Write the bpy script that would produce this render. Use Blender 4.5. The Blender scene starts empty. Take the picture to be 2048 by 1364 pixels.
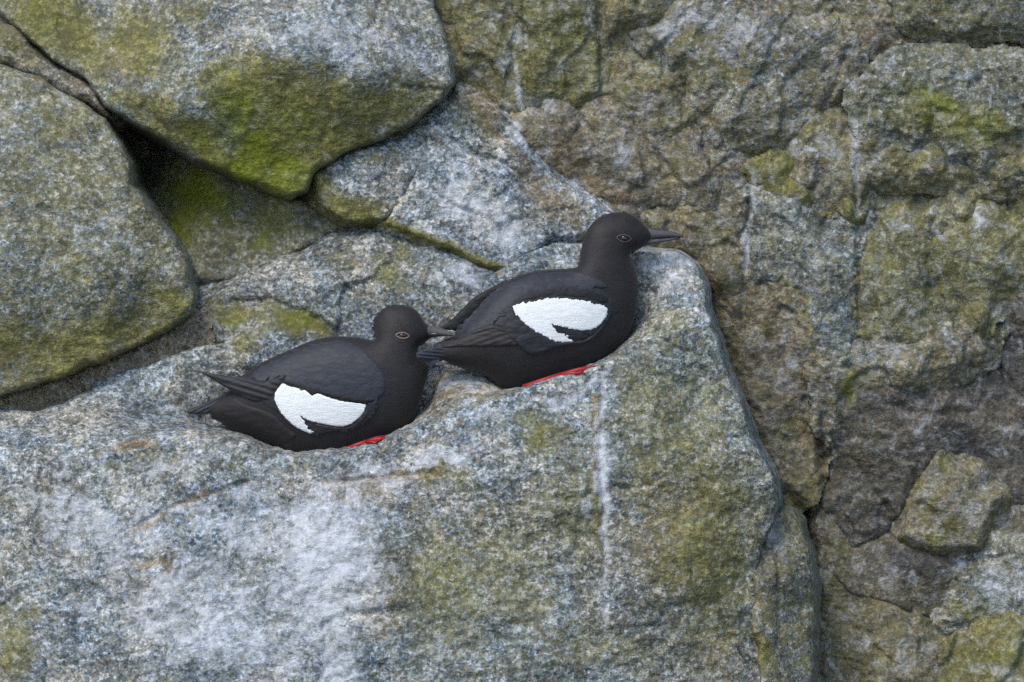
import bpy, bmesh, math, random
import numpy as np
from mathutils import Vector

# ------------------------------------------------------------------ camera, sky, sun, exposure
scene = bpy.context.scene
S = 1.0 / 1850.0            # metres per photograph pixel on the plane of the rocks
DCAM = 12.0                 # camera distance to that plane
Z0 = 3.0                    # height of the view axis above the sea

cam_d = bpy.data.cameras.new('camera')
cam = bpy.data.objects.new('camera', cam_d)
scene.collection.objects.link(cam)
cam.location = (0, -DCAM, Z0)
cam.rotation_euler = (math.radians(90), 0, 0)
cam_d.sensor_width = 36.0
cam_d.sensor_fit = 'HORIZONTAL'
cam_d.lens = 36.0 * DCAM / (2048 * S)
cam_d.clip_start = 0.1
cam_d.clip_end = 9000
cam_d.dof.use_dof = True
cam_d.dof.focus_distance = DCAM - 0.17
cam_d.dof.aperture_fstop = 4.5
scene.camera = cam

SUN_EL, SUN_AZ = 50.0, 212.0        # high, to the left and in front of the cliff
world = bpy.data.worlds.new('World')
scene.world = world
world.use_nodes = True
wn = world.node_tree.nodes
wl = world.node_tree.links
sky = wn.new('ShaderNodeTexSky')
sky.sky_type = 'NISHITA'
sky.sun_disc = False
sky.sun_elevation = math.radians(SUN_EL)
sky.sun_rotation = math.radians(SUN_AZ)
sky.air_density = 1.0
sky.dust_density = 0.7
sky.ozone_density = 1.0
wl.new(sky.outputs['Color'], wn['Background'].inputs['Color'])
wn['Background'].inputs['Strength'].default_value = 0.15

sd_ = bpy.data.lights.new('sun', 'SUN')
sun = bpy.data.objects.new('sun', sd_)
scene.collection.objects.link(sun)
sd_.energy = 1.5
sd_.angle = math.radians(24)
sd_.color = (1.0, 0.93, 0.80)
_az = math.radians(SUN_AZ); _el = math.radians(SUN_EL)
sun_dir = Vector((math.sin(_az) * math.cos(_el), math.cos(_az) * math.cos(_el), math.sin(_el)))
sun.rotation_euler = sun_dir.to_track_quat('Z', 'Y').to_euler()

scene.view_settings.view_transform = 'Standard'
scene.view_settings.look = 'None'
scene.view_settings.gamma = 1.0
scene.view_settings.exposure = 0.74
scene.cycles.use_denoising = False
scene.cycles.max_bounces = 4
scene.cycles.use_adaptive_sampling = True
scene.cycles.adaptive_threshold = 0.02

COL = scene.collection.objects
rng = np.random.default_rng(7)
random.seed(7)

# ------------------------------------------------------------------ numeric helpers (units: photograph pixels, h = out of the cliff)
def W(px, py, h):
    px = np.asarray(px, float); py = np.asarray(py, float); h = np.asarray(h, float)
    k = (DCAM - h * S) / DCAM
    return np.stack([(px - 1024) * S * k, -h * S + 0 * px, Z0 + (682 - py) * S * k], -1)

def _hash(ix, iy, seed):
    n = (ix.astype(np.int64) * 374761393 + iy.astype(np.int64) * 668265263 + seed * 974634777) & 0xffffffff
    n = ((n ^ (n >> 13)) * 1274126177) & 0xffffffff
    n = n ^ (n >> 16)
    return n

def noise(x, y, seed=0):
    """2-D gradient noise, about -1..1"""
    ix = np.floor(x); iy = np.floor(y)
    fx = x - ix; fy = y - iy
    ux = fx * fx * fx * (fx * (fx * 6 - 15) + 10); uy = fy * fy * fy * (fy * (fy * 6 - 15) + 10)
    out = []
    for dx in (0, 1):
        for dy in (0, 1):
            a = _hash(ix + dx, iy + dy, seed).astype(float) / 4294967296.0 * 2 * math.pi
            out.append(np.cos(a) * (fx - dx) + np.sin(a) * (fy - dy))
    a = out[0] * (1 - uy) + out[1] * uy
    b = out[2] * (1 - uy) + out[3] * uy
    return (a * (1 - ux) + b * ux) * 1.5

def fbm(x, y, wl_, seed=0, oct=4, gain=0.5):
    s = 0; a = 1.0; f = 1.0 / wl_
    for i in range(oct):
        s = s + a * noise(x * f + 17.3 * i, y * f - 9.1 * i, seed + 31 * i)
        a *= gain; f *= 2.03
    return s

def cells(x, y, wl_, seed=0):
    """Worley cells: tilt-faceted offset per cell and F2-F1"""
    gx = x / wl_; gy = y / wl_
    ix = np.floor(gx); iy = np.floor(gy)
    d1 = np.full(gx.shape, 9e9); d2 = d1.copy(); val = np.zeros(gx.shape)
    for dx in (-1, 0, 1):
        for dy in (-1, 0, 1):
            cx = ix + dx; cy = iy + dy
            h1 = _hash(cx, cy, seed) / 4294967296.0; h2 = _hash(cx, cy, seed + 5) / 4294967296.0
            h3 = _hash(cx, cy, seed + 9) / 4294967296.0; h4 = _hash(cx, cy, seed + 13) / 4294967296.0
            h5 = _hash(cx, cy, seed + 17) / 4294967296.0
            ex = gx - cx - h1; ey = gy - cy - h2
            d = ex * ex + ey * ey
            v = (h3 - .5) * 1.0 + ex * (h4 - .5) * 1.6 + ey * (h5 - .5) * 1.6
            m = d < d1
            d2 = np.where(m, d1, np.minimum(d2, d)); val = np.where(m, v, val); d1 = np.where(m, d, d1)
    return val, np.sqrt(d2) - np.sqrt(d1)

def blur(a, n):
    for _ in range(n):
        p = np.pad(a, 1, mode='edge')
        a = (p[:-2, 1:-1] + p[2:, 1:-1] + p[1:-1, :-2] + p[1:-1, 2:] + 2 * p[1:-1, 1:-1]) / 6
    return a

def sdf(px, py, poly):
    """signed distance to a polygon, inside positive"""
    P = np.asarray(poly, float); Q = np.roll(P, -1, 0)
    d2 = np.full(px.shape, 1e18); ins = np.zeros(px.shape, bool)
    for (ax, ay), (bx, by) in zip(P, Q):
        ex = bx - ax; ey = by - ay
        wx = px - ax; wy = py - ay
        t = np.clip((wx * ex + wy * ey) / (ex * ex + ey * ey + 1e-9), 0, 1)
        d2 = np.minimum(d2, (wx - t * ex) ** 2 + (wy - t * ey) ** 2)
        c = (ay > py) != (by > py)
        xi = ax + (py - ay) / (by - ay + 1e-12) * ex
        ins ^= c & (px < xi)
    d = np.sqrt(d2)
    return np.where(ins, d, -d)

def dline(px, py, pts):
    """distance to a polyline and parameter 0..1 along it"""
    d2 = np.full(px.shape, 1e18); tt = np.zeros(px.shape)
    n = len(pts) - 1
    for i in range(n):
        ax, ay = pts[i][:2]; bx, by = pts[i + 1][:2]
        ex = bx - ax; ey = by - ay
        t = np.clip(((px - ax) * ex + (py - ay) * ey) / (ex * ex + ey * ey + 1e-9), 0, 1)
        d = (px - ax - t * ex) ** 2 + (py - ay - t * ey) ** 2
        m = d < d2
        d2 = np.where(m, d, d2); tt = np.where(m, (i + t) / n, tt)
    return np.sqrt(d2), tt

def sstep(a, b, x):
    t = np.clip((x - a) / (b - a), 0, 1)
    return t * t * (3 - 2 * t)

def rbf(ctrl, c=25.0):
    C = np.asarray(ctrl, float)
    X = C[:, :2]; v = C[:, 2]
    A1 = np.c_[np.ones(len(X)), X / 1000.0]
    if len(X) >= 4:
        co = np.linalg.solve(A1.T @ A1 + np.eye(3) * 1e-3, A1.T @ v)
    else:
        co = np.array([v.mean(), 0, 0])
    res = v - A1 @ co
    D = np.sqrt(((X[:, None] - X[None]) ** 2).sum(-1) + c * c)
    w = np.linalg.solve(D + 1e-3 * np.eye(len(X)), res)
    def f(px, py):
        o = co[0] + co[1] * px / 1000.0 + co[2] * py / 1000.0
        for (x, y), wi in zip(X, w):
            o = o + wi * np.sqrt((px - x) ** 2 + (py - y) ** 2 + c * c)
        return o
    return f

def ellm(px, py, e):
    """soft elliptical stain (cx, cy, rx, ry, degrees, strength)"""
    cx, cy, rx, ry, a, s = e
    a = math.radians(a)
    dx = px - cx; dy = py - cy
    u = (dx * math.cos(a) + dy * math.sin(a)) / rx
    v = (-dx * math.sin(a) + dy * math.cos(a)) / ry
    return s * np.clip(1.25 - np.sqrt(u * u + v * v), 0, 1)

# ------------------------------------------------------------------ object helpers
def tag(o, label=None, cat=None, group=None, kind=None):
    if label: o['label'] = label
    if cat: o['category'] = cat
    if group: o['group'] = group
    if kind: o['kind'] = kind
    return o

def mesh_obj(name, verts, faces, mat, parent=None, attrs=None, smooth=True):
    me = bpy.data.meshes.new(name)
    verts = np.asarray(verts, np.float32)
    if isinstance(faces, np.ndarray): faces = (faces,)
    if isinstance(faces, tuple):
        loops = np.concatenate([f.astype(np.int32).ravel() for f in faces])
        size = np.concatenate([np.full(len(f), f.shape[1], np.int32) for f in faces])
        me.vertices.add(len(verts)); me.vertices.foreach_set('co', verts.ravel())
        me.loops.add(len(loops)); me.loops.foreach_set('vertex_index', loops)
        me.polygons.add(len(size))
        me.polygons.foreach_set('loop_start', np.concatenate([[0], np.cumsum(size)[:-1]]).astype(np.int32))
        me.update(calc_edges=True)
    else:
        me.from_pydata([tuple(map(float, v)) for v in verts], [], [tuple(map(int, f)) for f in faces])
        me.update()
    if smooth:
        me.polygons.foreach_set('use_smooth', np.ones(len(me.polygons), bool))
    if attrs:
        for k_, a in attrs.items():
            at = me.attributes.new(k_, 'FLOAT', 'POINT')
            at.data.foreach_set('value', np.asarray(a, np.float32))
    me.materials.append(mat)
    o = bpy.data.objects.new(name, me)
    COL.link(o)
    if parent is not None:
        o.parent = parent
    return o

def grid_faces(mask):
    """quads for all grid cells whose four corners are in mask -> (index map, faces)"""
    idx = -np.ones(mask.shape, int)
    c = mask[:-1, :-1] & mask[1:, :-1] & mask[1:, 1:] & mask[:-1, 1:]
    used = np.zeros(mask.shape, bool)
    used[:-1, :-1] |= c; used[1:, :-1] |= c; used[1:, 1:] |= c; used[:-1, 1:] |= c
    idx[used] = np.arange(used.sum())
    f = np.stack([idx[:-1, :-1][c], idx[1:, :-1][c], idx[1:, 1:][c], idx[:-1, 1:][c]], -1)
    return used, idx, f

def boundary_edges(f):
    e = np.concatenate([f[:, [0, 1]], f[:, [1, 2]], f[:, [2, 3]], f[:, [3, 0]]])
    key = np.sort(e, 1); k = key[:, 0].astype(np.int64) * (1 << 32) + key[:, 1]
    u, inv, cnt = np.unique(k, return_inverse=True, return_counts=True)
    return e[cnt[inv] == 1]

# ------------------------------------------------------------------ materials
class NT:
    def __init__(self, name):
        self.m = bpy.data.materials.new(name); self.m.use_nodes = True
        self.t = self.m.node_tree; self.n = self.t.nodes; self.b = self.n['Principled BSDF']
    def new(self, ty, **kw):
        n = self.n.new(ty)
        for k, v in kw.items():
            setattr(n, k, v)
        return n
    def link(self, a, b): self.t.links.new(a, b)
    def val(self, sock, v):
        if hasattr(v, 'is_linked') or isinstance(v, bpy.types.NodeSocket): self.link(v, sock)
        else: sock.default_value = v
    def math(self, op, a, b=0.0, c=None, clamp=False):
        n = self.new('ShaderNodeMath', operation=op, use_clamp=clamp)
        self.val(n.inputs[0], a); self.val(n.inputs[1], b)
        if c is not None: self.val(n.inputs[2], c)
        return n.outputs[0]
    def mix(self, f, a, b, blend='MIX'):
        n = self.new('ShaderNodeMix', data_type='RGBA', blend_type=blend)
        self.val(n.inputs[0], f)
        for s, v in ((n.inputs[6], a), (n.inputs[7], b)):
            if isinstance(v, tuple): v = (v + (1,))[:4]
            self.val(s, v)
        return n.outputs[2]
    def ramp(self, f, stops, interp='LINEAR'):
        n = self.new('ShaderNodeValToRGB'); r = n.color_ramp; r.interpolation = interp
        while len(r.elements) < len(stops): r.elements.new(0.5)
        for e, (p, c) in zip(r.elements, stops):
            e.position = p; e.color = (c + (1,))[:4] if isinstance(c, tuple) else (c, c, c, 1)
        self.link(f, n.inputs[0]); return n.outputs[0]
    def smooth(self, f, a, b):
        n = self.new('ShaderNodeMapRange', interpolation_type='SMOOTHSTEP')
        self.val(n.inputs[0], f); n.inputs[1].default_value = a; n.inputs[2].default_value = b
        return n.outputs[0]
    def noise(self, vec, scale, detail=2.0, rough=0.5, dist=0.0):
        n = self.new('ShaderNodeTexNoise'); self.link(vec, n.inputs['Vector'])
        n.inputs['Scale'].default_value = scale; n.inputs['Detail'].default_value = detail
        n.inputs['Roughness'].default_value = rough; n.inputs['Distortion'].default_value = dist
        return n.outputs['Fac']
    def voro(self, vec, scale):
        n = self.new('ShaderNodeTexVoronoi'); self.link(vec, n.inputs['Vector'])
        n.inputs['Scale'].default_value = scale
        return n
    def attr(self, name):
        n = self.new('ShaderNodeAttribute'); n.attribute_name = name
        return n.outputs['Fac']
    def mapping(self, vec, scale=(1, 1, 1), rot=(0, 0, 0)):
        n = self.new('ShaderNodeMapping'); self.link(vec, n.inputs['Vector'])
        n.inputs['Scale'].default_value = scale; n.inputs['Rotation'].default_value = rot
        return n.outputs[0]

def granite_material():
    M = NT('granite')
    pos = M.new('ShaderNodeNewGeometry').outputs['Position']
    # crystals
    n_mid = M.noise(pos, 150, 3, 0.68, 0.4)
    n_fine = M.noise(pos, 380, 2, 0.65)
    foli = M.noise(M.mapping(pos, (60, 60, 150), (0, math.radians(-32), 0)), 1.0, 2, 0.65, 0.5)
    v = M.voro(pos, 270)
    sep = M.new('ShaderNodeSeparateColor'); M.link(v.outputs['Color'], sep.inputs[0])
    cry = sep.outputs[0]
    big = M.noise(pos, 22, 4, 0.68, 0.5)
    s = M.math('MULTIPLY', n_mid, 0.50)
    s = M.math('MULTIPLY_ADD', n_fine, 0.55, s)
    s = M.math('MULTIPLY_ADD', cry, 0.17, s)
    s = M.math('MULTIPLY_ADD', foli, 0.34, s)
    s = M.math('MULTIPLY_ADD', big, 0.52, s)
    s = M.math('ADD', s, M.math('MULTIPLY', M.attr('tone'), 0.30))
    s = M.math('SUBTRACT', s, 0.535)
    spk = M.smooth(s, 0.30, 0.78)                       # 0 dark mica .. 1 white feldspar
    col = M.ramp(spk, [(0.0, (0.033, 0.040, 0.043)), (0.28, (0.098, 0.117, 0.126)), (0.55, (0.215, 0.240, 0.258)),
                       (0.8, (0.42, 0.435, 0.445)), (1.0, (0.71, 0.70, 0.68))])
    # veins of cooler and warmer stone
    hue = M.noise(pos, 11, 4, 0.65, 0.8)
    col = M.mix(0.85, col, M.mix(M.smooth(hue, 0.38, 0.62), (0.88, 0.99, 1.13), (1.10, 1.0, 0.90)), 'MULTIPLY')
    # warm iron-stained grains
    warm = M.smooth(M.math('ADD', sep.outputs[1], M.math('MULTIPLY', M.attr('brown'), 0.10)), 0.90, 0.96)
    col = M.mix(M.math('MULTIPLY', warm, 0.55), col, (0.30, 0.22, 0.13))
    # thin film of algae between the crystals, everywhere
    film = M.smooth(M.math('ADD', M.noise(pos, 190, 3, 0.75, 0.5), M.math('MULTIPLY', big, 0.40)), 0.62, 0.84)
    col = M.mix(M.math('MULTIPLY', film, M.math('MULTIPLY_ADD', M.math('ADD', M.attr('olive'), M.attr('brown')), 0.9, 0.42, True)), col, (0.130, 0.120, 0.045))
    def stain(colr, name, nz, k, lo, hi, color, amt, keep):
        lo, hi = lo - 0.20, hi + 0.12
        m = M.math('MULTIPLY_ADD', M.math('SUBTRACT', nz, 0.5), k, M.attr(name))
        f = M.math('MULTIPLY', M.smooth(m, lo, hi), amt)
        tint = M.mix(keep, color, M.mix(1.0, col0, color, 'MULTIPLY'))
        return M.mix(f, colr, tint), f
    nA = M.noise(pos, 60, 4, 0.7, 0.6)
    col0 = M.ramp(spk, [(0.0, 0.45), (0.5, 1.0), (1.0, 2.3)])
    col, fb = stain(col, 'brown', nA, 0.9, 0.20, 0.75, (0.170, 0.122, 0.070), 0.86, 0.80)
    col, fo = stain(col, 'olive', nA, 0.9, 0.20, 0.75, (0.140, 0.126, 0.032), 0.90, 0.66)
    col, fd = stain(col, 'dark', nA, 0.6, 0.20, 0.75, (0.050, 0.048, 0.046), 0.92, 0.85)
    col, fm = stain(col, 'moss', nA, 0.7, 0.25, 0.80, (0.140, 0.155, 0.008), 0.95, 0.42)
    gm = M.math('MULTIPLY_ADD', M.math('SUBTRACT', M.noise(pos, 48, 5, 0.82, 0.6), 0.5), 2.4, M.attr('guano_and_light'))
    fg = M.math('MULTIPLY', M.smooth(gm, 0.10, 1.05), 0.82)
    col = M.mix(fg, col, M.mix(n_mid, (0.40, 0.415, 0.46), (0.74, 0.75, 0.79)))
    M.link(col, M.b.inputs['Base Color'])
    M.b.inputs['Roughness'].default_value = 0.78
    M.b.inputs['Specular IOR Level'].default_value = 0.35
    bh = M.math('MULTIPLY_ADD', foli, 0.7, n_mid)
    bp = M.new('ShaderNodeBump'); bp.inputs['Strength'].default_value = 0.75
    bp.inputs['Distance'].default_value = 0.0035
    M.link(bh, bp.inputs['Height']); M.link(bp.outputs[0], M.b.inputs['Normal'])
    return M.m

def feather_material(name, colr, tint, rough=0.55, streak=(1, 1, 1), sheen=0.25, bump=0.25, dark=0.62, scal=0.4):
    M = NT(name)
    co = M.new('ShaderNodeTexCoord').outputs['Object']
    st = M.noise(M.mapping(co, streak), 1.0, 3, 0.6, 0.4)
    lo = M.noise(co, 22, 3, 0.55)
    c = M.mix(M.smooth(lo, 0.3, 0.7), colr, tint)
    c = M.mix(M.math('MULTIPLY', st, 0.5), c, tuple(x * dark for x in colr))
    sv = M.new('ShaderNodeTexVoronoi', feature='SMOOTH_F1'); sv.inputs['Smoothness'].default_value = 0.35
    sv.inputs['Scale'].default_value = 1.0
    M.link(M.mapping(co, (95, 95, 190), (0, math.radians(24), 0)), sv.inputs['Vector'])
    sc = M.smooth(sv.outputs['Distance'], 0.25, 0.75)
    c = M.mix(M.math('MULTIPLY', sc, scal), c, tuple(x * 0.45 for x in colr))
    M.link(c, M.b.inputs['Base Color'])
    M.b.inputs['Roughness'].default_value = rough
    M.b.inputs['Specular IOR Level'].default_value = 0.3
    st = M.math('MULTIPLY_ADD', sc, -scal * 2.0, st)
    M.b.inputs['Sheen Weight'].default_value = sheen
    M.b.inputs['Sheen Roughness'].default_value = 0.4
    bp = M.new('ShaderNodeBump'); bp.inputs['Strength'].default_value = bump
    bp.inputs['Distance'].default_value = 0.002
    M.link(st, bp.inputs['Height']); M.link(bp.outputs[0], M.b.inputs['Normal'])
    return M.m

def plain(name, colr, rough=0.5, var=0.2, scale=200, spec=0.5):
    M = NT(name)
    co = M.new('ShaderNodeTexCoord').outputs['Object']
    n = M.noise(co, scale, 3, 0.6)
    c = M.mix(n, tuple(x * (1 - var) for x in colr), tuple(min(1, x * (1 + var)) for x in colr))
    M.link(c, M.b.inputs['Base Color'])
    M.b.inputs['Roughness'].default_value = rough
    M.b.inputs['Specular IOR Level'].default_value = spec
    bp = M.new('ShaderNodeBump'); bp.inputs['Strength'].default_value = 0.3
    bp.inputs['Distance'].default_value = 0.001
    M.link(n, bp.inputs['Height']); M.link(bp.outputs[0], M.b.inputs['Normal'])
    return M.m

GRANITE = granite_material()

# ------------------------------------------------------------------ sea and cliff behind everything
def sea():
    M = NT('sea_water')
    co = M.new('ShaderNodeNewGeometry').outputs['Position']
    M.b.inputs['Base Color'].default_value = (0.03, 0.05, 0.055, 1)
    M.b.inputs['Roughness'].default_value = 0.15
    bp = M.new('ShaderNodeBump'); bp.inputs['Strength'].default_value = 0.6
    M.link(M.noise(co, 1.5, 4, 0.6), bp.inputs['Height']); M.link(bp.outputs[0], M.b.inputs['Normal'])
    o = mesh_obj('sea_water', [(-4000, -4000, 0), (4000, -4000, 0), (4000, 4000, 0), (-4000, 4000, 0)], [(0, 1, 2, 3)], M.m, smooth=False)
    tag(o, kind='structure')
sea()

def cliff():
    """rough cliff that stands behind and around the rocks in view"""
    n = 240
    u = np.linspace(-1, 1, n)
    gx = np.sign(u) * (np.abs(u) ** 2.2) * 26000 + 1024
    gy = np.sign(u) * (np.abs(u) ** 2.2) * 14000 + 600
    X, Y = np.meshgrid(gx, gy)
    out = np.sqrt(np.clip(np.abs(X - 1024) - 1200, 0, None) ** 2 + np.clip(np.abs(Y - 682) - 850, 0, None) ** 2)
    h = -170 + 30 * fbm(X, Y, 300, 3, 3)
    v, e = cells(X + 60 * noise(X / 200, Y / 200, 5), Y, 420, 77)
    h = h + sstep(0, 500, out) * (220 * v + 140 * np.clip(e, 0, .4) + 160) + sstep(300, 4000, out) * 500 * fbm(X, Y, 2500, 9, 4)
    h = h + (Y - 682) * 0.12 * sstep(200, 3000, out)
    # the rock leans back above and spreads below
    V = W(X, Y, h)
    V[..., 0] = (X - 1024) * S; V[..., 2] = Z0 + (682 - Y) * S
    used, idx, f = grid_faces(np.ones(X.shape, bool))
    z = np.zeros(X.size)
    nz = sstep(-.3, .6, fbm(X, Y, 500, 21, 3)).ravel()
    o = mesh_obj('cliff', V.reshape(-1, 3), f, GRANITE, attrs={'olive': nz * .8, 'brown': (1 - nz) * .8, 'dark': sstep(-60, -160, h).ravel() * .5,  # darkens with depth: shade of the deep gaps put into the colour
                 'moss': z, 'guano_and_light': z, 'tone': z})
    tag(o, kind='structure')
cliff()

# ------------------------------------------------------------------ rocks
STEP = 3.4
XMIN, XMAX, YMIN, YMAX = -190, 2240, -170, 1540
ALLROCKS = {}

def rock(name, label, cat, outline, ctrl, r=45, drop=None, seed=0, rough=1.0, chip=0.0, chip_wl=120, warp=7.0, tone=0.0, slope=3.2,
         base=None, stains=None, cracks=(), fn=None, kind=None, group=None, band=55, grain=1.0, seam=0.0, aniso=None, chip2=.34):
    """a solid rock: outline and relief in photograph pixels, real depth behind it"""
    P = np.asarray(outline, float)
    x0 = max(P[:, 0].min() - band, XMIN); x1 = min(P[:, 0].max() + band, XMAX)
    y0 = max(P[:, 1].min() - band, YMIN); y1 = min(P[:, 1].max() + band, YMAX)
    gx = np.arange(x0, x1 + STEP, STEP); gy = np.arange(y0, y1 + STEP, STEP)
    X, Y = np.meshgrid(gx, gy)
    wx = X + warp * fbm(X, Y, 70, seed + 1, 3) ; wy = Y + warp * fbm(X, Y, 70, seed + 2, 3)
    sd = sdf(wx, wy, P)
    h = fn(X, Y) if fn else rbf(ctrl)(X, Y)
    if drop is None: drop = r * 0.9
    t = np.clip(1 - sd / r, 0, 1)
    h = h - drop * (1 - np.sqrt(1 - 0.97 * t * t)) / (1 - math.sqrt(0.03)) - np.where(sd < 0, -sd * slope, 0)
    # relief
    h = h + rough * (9 * fbm(X, Y, 170, seed + 3, 2) + 4.5 * fbm(X, Y, 62, seed + 4, 2) + grain * 1.7 * fbm(X, Y, 19, seed + 5, 3, .6))
    rd = np.abs(fbm(X + 20 * noise(X / 90, Y / 90, seed), Y, 130, seed + 6, 2))
    h = h - seam * 6 * np.exp(-(rd / 0.06) ** 2)
    if chip:
        ax, ay = (X, Y) if aniso is None else (X * aniso[0] + Y * aniso[1], Y * aniso[2] + X * aniso[3])
        v, e = cells(ax + 22 * fbm(X, Y, 80, seed + 7, 2), ay + 22 * fbm(X, Y, 80, seed + 8, 2), chip_wl, seed + 40)
        h = h + chip * blur(v - 0.25 * np.exp(-(e / .05) ** 2), 2)
        v, e = cells(ax + 10 * fbm(X, Y, 40, seed + 9, 2), ay + 10 * fbm(X, Y, 40, seed + 10, 2), chip_wl * .36, seed + 60)
        h = h + chip * chip2 * blur(v, 1)
    at = {k: np.zeros(X.shape) for k in ('olive', 'brown', 'moss', 'guano_and_light', 'dark', 'tone')}
    for k, v in (base or {}).items(): at[k] = at[k] + v
    at['tone'] = at['tone'] + tone
    ux = X + 26 * fbm(X, Y, 90, seed + 11, 3); uy = Y + 26 * fbm(X, Y, 90, seed + 12, 3)
    for k, lst in (stains or {}).items():
        for e in lst:
            if isinstance(e[0], tuple):                # polyline stain: (points, width, strength)
                d, tt = dline(X + 5 * fbm(X, Y, 40, seed + 13, 3), Y + 5 * fbm(X, Y, 40, seed + 14, 3), e[0])
                m = e[2] * np.clip(1.2 - d / e[1], 0, 1)
            else:
                m = ellm(ux, uy, e)
            at[k] = np.maximum(at[k], m) if e[-1] > 0 else at[k] + m
    for c in cracks:                                   # (points, width, depth)
        d, tt = dline(X + 4 * fbm(X, Y, 30, seed + 15, 3), Y + 4 * fbm(X, Y, 30, seed + 16, 3), c[0])
        taper = np.sqrt(np.clip(np.minimum(tt, 1 - tt) * 6, 0, 1))
        h = h - c[2] * np.exp(-(d / c[1]) ** 2) * taper
    mask = sd > -band
    used, idx, f = grid_faces(mask)
    V = W(X[used], Y[used], h[used])
    A = {k: v[used] for k, v in at.items()}
    # closed at the back
    be = boundary_edges(f)
    bv = np.unique(be)
    mp = {int(b): len(V) + i for i, b in enumerate(bv)}
    hb = min(float(h[used].min()) - 20, -240.0)
    back = V[bv].copy(); back[:, 1] = -hb * S
    cen = back.mean(0, keepdims=True)
    ci = len(V) + len(bv)
    m1 = np.array([mp[int(i)] for i in be[:, 0]]); m2 = np.array([mp[int(i)] for i in be[:, 1]])
    sides = np.stack([be[:, 1], be[:, 0], m1, m2], -1)
    fan = [(int(b), int(a), ci) for a, b in zip(m1, m2)]
    V = np.concatenate([V, back, cen])
    for k in A: A[k] = np.concatenate([A[k], np.full(len(bv) + 1, float(A[k].mean()))])
    quads = np.concatenate([f, sides])
    org = np.array([V[:, 0].mean(), V[:, 1].min() * .5 + V[:, 1].max() * .5, V[:, 2].min()])
    me_v = V - org
    o = mesh_obj(name, me_v, (quads, np.array(fan)), GRANITE, attrs=A)
    o.location = org
    tag(o, label, cat, group, kind)
    ALLROCKS[label or name] = o
    return o

# ---------------------------------------------------------------- the big rocks on the left
# boulder at the left edge
rock('boulder', 'big speckled grey boulder at the left edge with olive lower side', 'boulder',
     [(-240, 110), (-60, 118), (0, 130), (70, 152), (150, 196), (212, 238), (240, 290), (262, 332), (264, 372), (308, 428), (352, 482), (372, 520),
      (376, 560), (390, 588), (381, 625), (335, 662), (240, 708), (130, 752), (40, 778), (0, 792), (-240, 830)],
     [(-200, 160, 60), (0, 160, 110), (120, 220, 140), (200, 290, 170), (240, 370, 215), (330, 500, 225), (355, 590, 222), (250, 680, 220), (100, 740, 228),
      (-150, 780, 230), (60, 330, 215), (160, 420, 240), (60, 560, 260), (200, 580, 262), (-150, 450, 250), (300, 620, 215)],
     r=13, drop=15, seed=11, rough=1.0, chip=5, warp=5, tone=0.07, slope=16, band=30, base={'olive': .36, 'brown': .12},
     stains={'olive': [(180, 690, 230, 75, -18, .95), (0, 690, 130, 90, 0, .8), (60, 380, 150, 70, 20, .45), (110, 260, 60, 70, 50, .5), (150, 340, 30, 110, -30, .5), (330, 610, 70, 60, 0, .8)],
             'guano_and_light': [(130, 190, 120, 22, 28, .32), (190, 470, 140, 50, 30, .28), (30, 250, 60, 50, 0, .25)],  # the patch along the top edge is a painted highlight rim
             'brown': [(((0, 780), (120, 742), (240, 700), (340, 650)), 18, .6), (100, 190, 90, 18, 28, .4)]},
     cracks=[(((180, 245), (215, 300), (245, 365)), 5, 8), (((90, 150), (130, 230), (190, 300)), 7, 7)])

# upper overhanging boulder
rock('boulder', 'large wedge-shaped boulder at the top left with bright green moss under its overhang', 'boulder',
     [(-240, -260), (-60, -40), (0, 18), (45, 72), (110, 120), (180, 165), (212, 214), (262, 240), (330, 282), (400, 322), (470, 352), (540, 380), (585, 396),
      (612, 384), (624, 352), (640, 334), (700, 302), (770, 276), (830, 244), (880, 205), (906, 165), (902, 110), (884, 60), (870, 10), (850, -80), (840, -260)],
     [(-100, -150, -40), (0, -20, 20), (100, 60, 60), (200, 150, 110), (230, 215, 150), (350, 215, 205), (300, 80, 110), (300, -80, 20), (430, 150, 215), (520, 105, 225), (620, 118, 225),
      (740, 135, 215), (880, 160, 165), (520, 0, 130), (700, 0, 140), (820, 30, 115), (600, -150, 20), (480, 240, 190), (560, 250, 185), (680, 230, 178),
      (580, 370, 150), (480, 340, 155), (380, 300, 160), (300, 250, 165), (640, 310, 152), (760, 255, 150), (850, 210, 150)],
     r=11, drop=11, seed=23, rough=0.85, chip=5, warp=4, slope=16, band=30, base={'olive': .2}, tone=0.06,
     stains={'olive': [(560, 190, 230, 90, 8, .95), (600, 300, 220, 100, -10, 1.0), (760, 220, 150, 70, -15, .85), (120, 60, 170, 90, 40, .95), (280, 80, 90, 100, 0, .75), (300, 230, 120, 60, 25, .8),
                       (400, 290, 170, 50, 28, .95), (380, 30, 70, 50, 0, .5)],
             'moss': [(508, 300, 56, 80, 8, 1.15), (545, 340, 110, 52, 25, .9), (470, 220, 80, 95, 10, .66), (590, 260, 120, 90, 0, .40), (420, 300, 90, 40, 28, .5), (90, 30, 90, 40, 30, .35), (190, 110, 40, 50, 0, .3)],
             'dark': [(470, 205, 60, 70, 0, .35), (100, 70, 90, 30, 40, .3)],
             'guano_and_light': [(640, 60, 210, 70, 5, .42), (820, 110, 90, 60, 20, .4), (450, 60, 80, 60, 0, .25)],  # pale patches put the light on the upper face into the colour
             'brown': [(590, 385, 60, 16, 30, .7), (250, 130, 80, 40, 30, .4), (700, 285, 120, 18, -20, .4)]},
     cracks=[(((340, 218), (430, 152), (525, 108)), 9, 5), (((740, 140), (820, 178), (890, 180)), 6, 5)])

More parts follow.
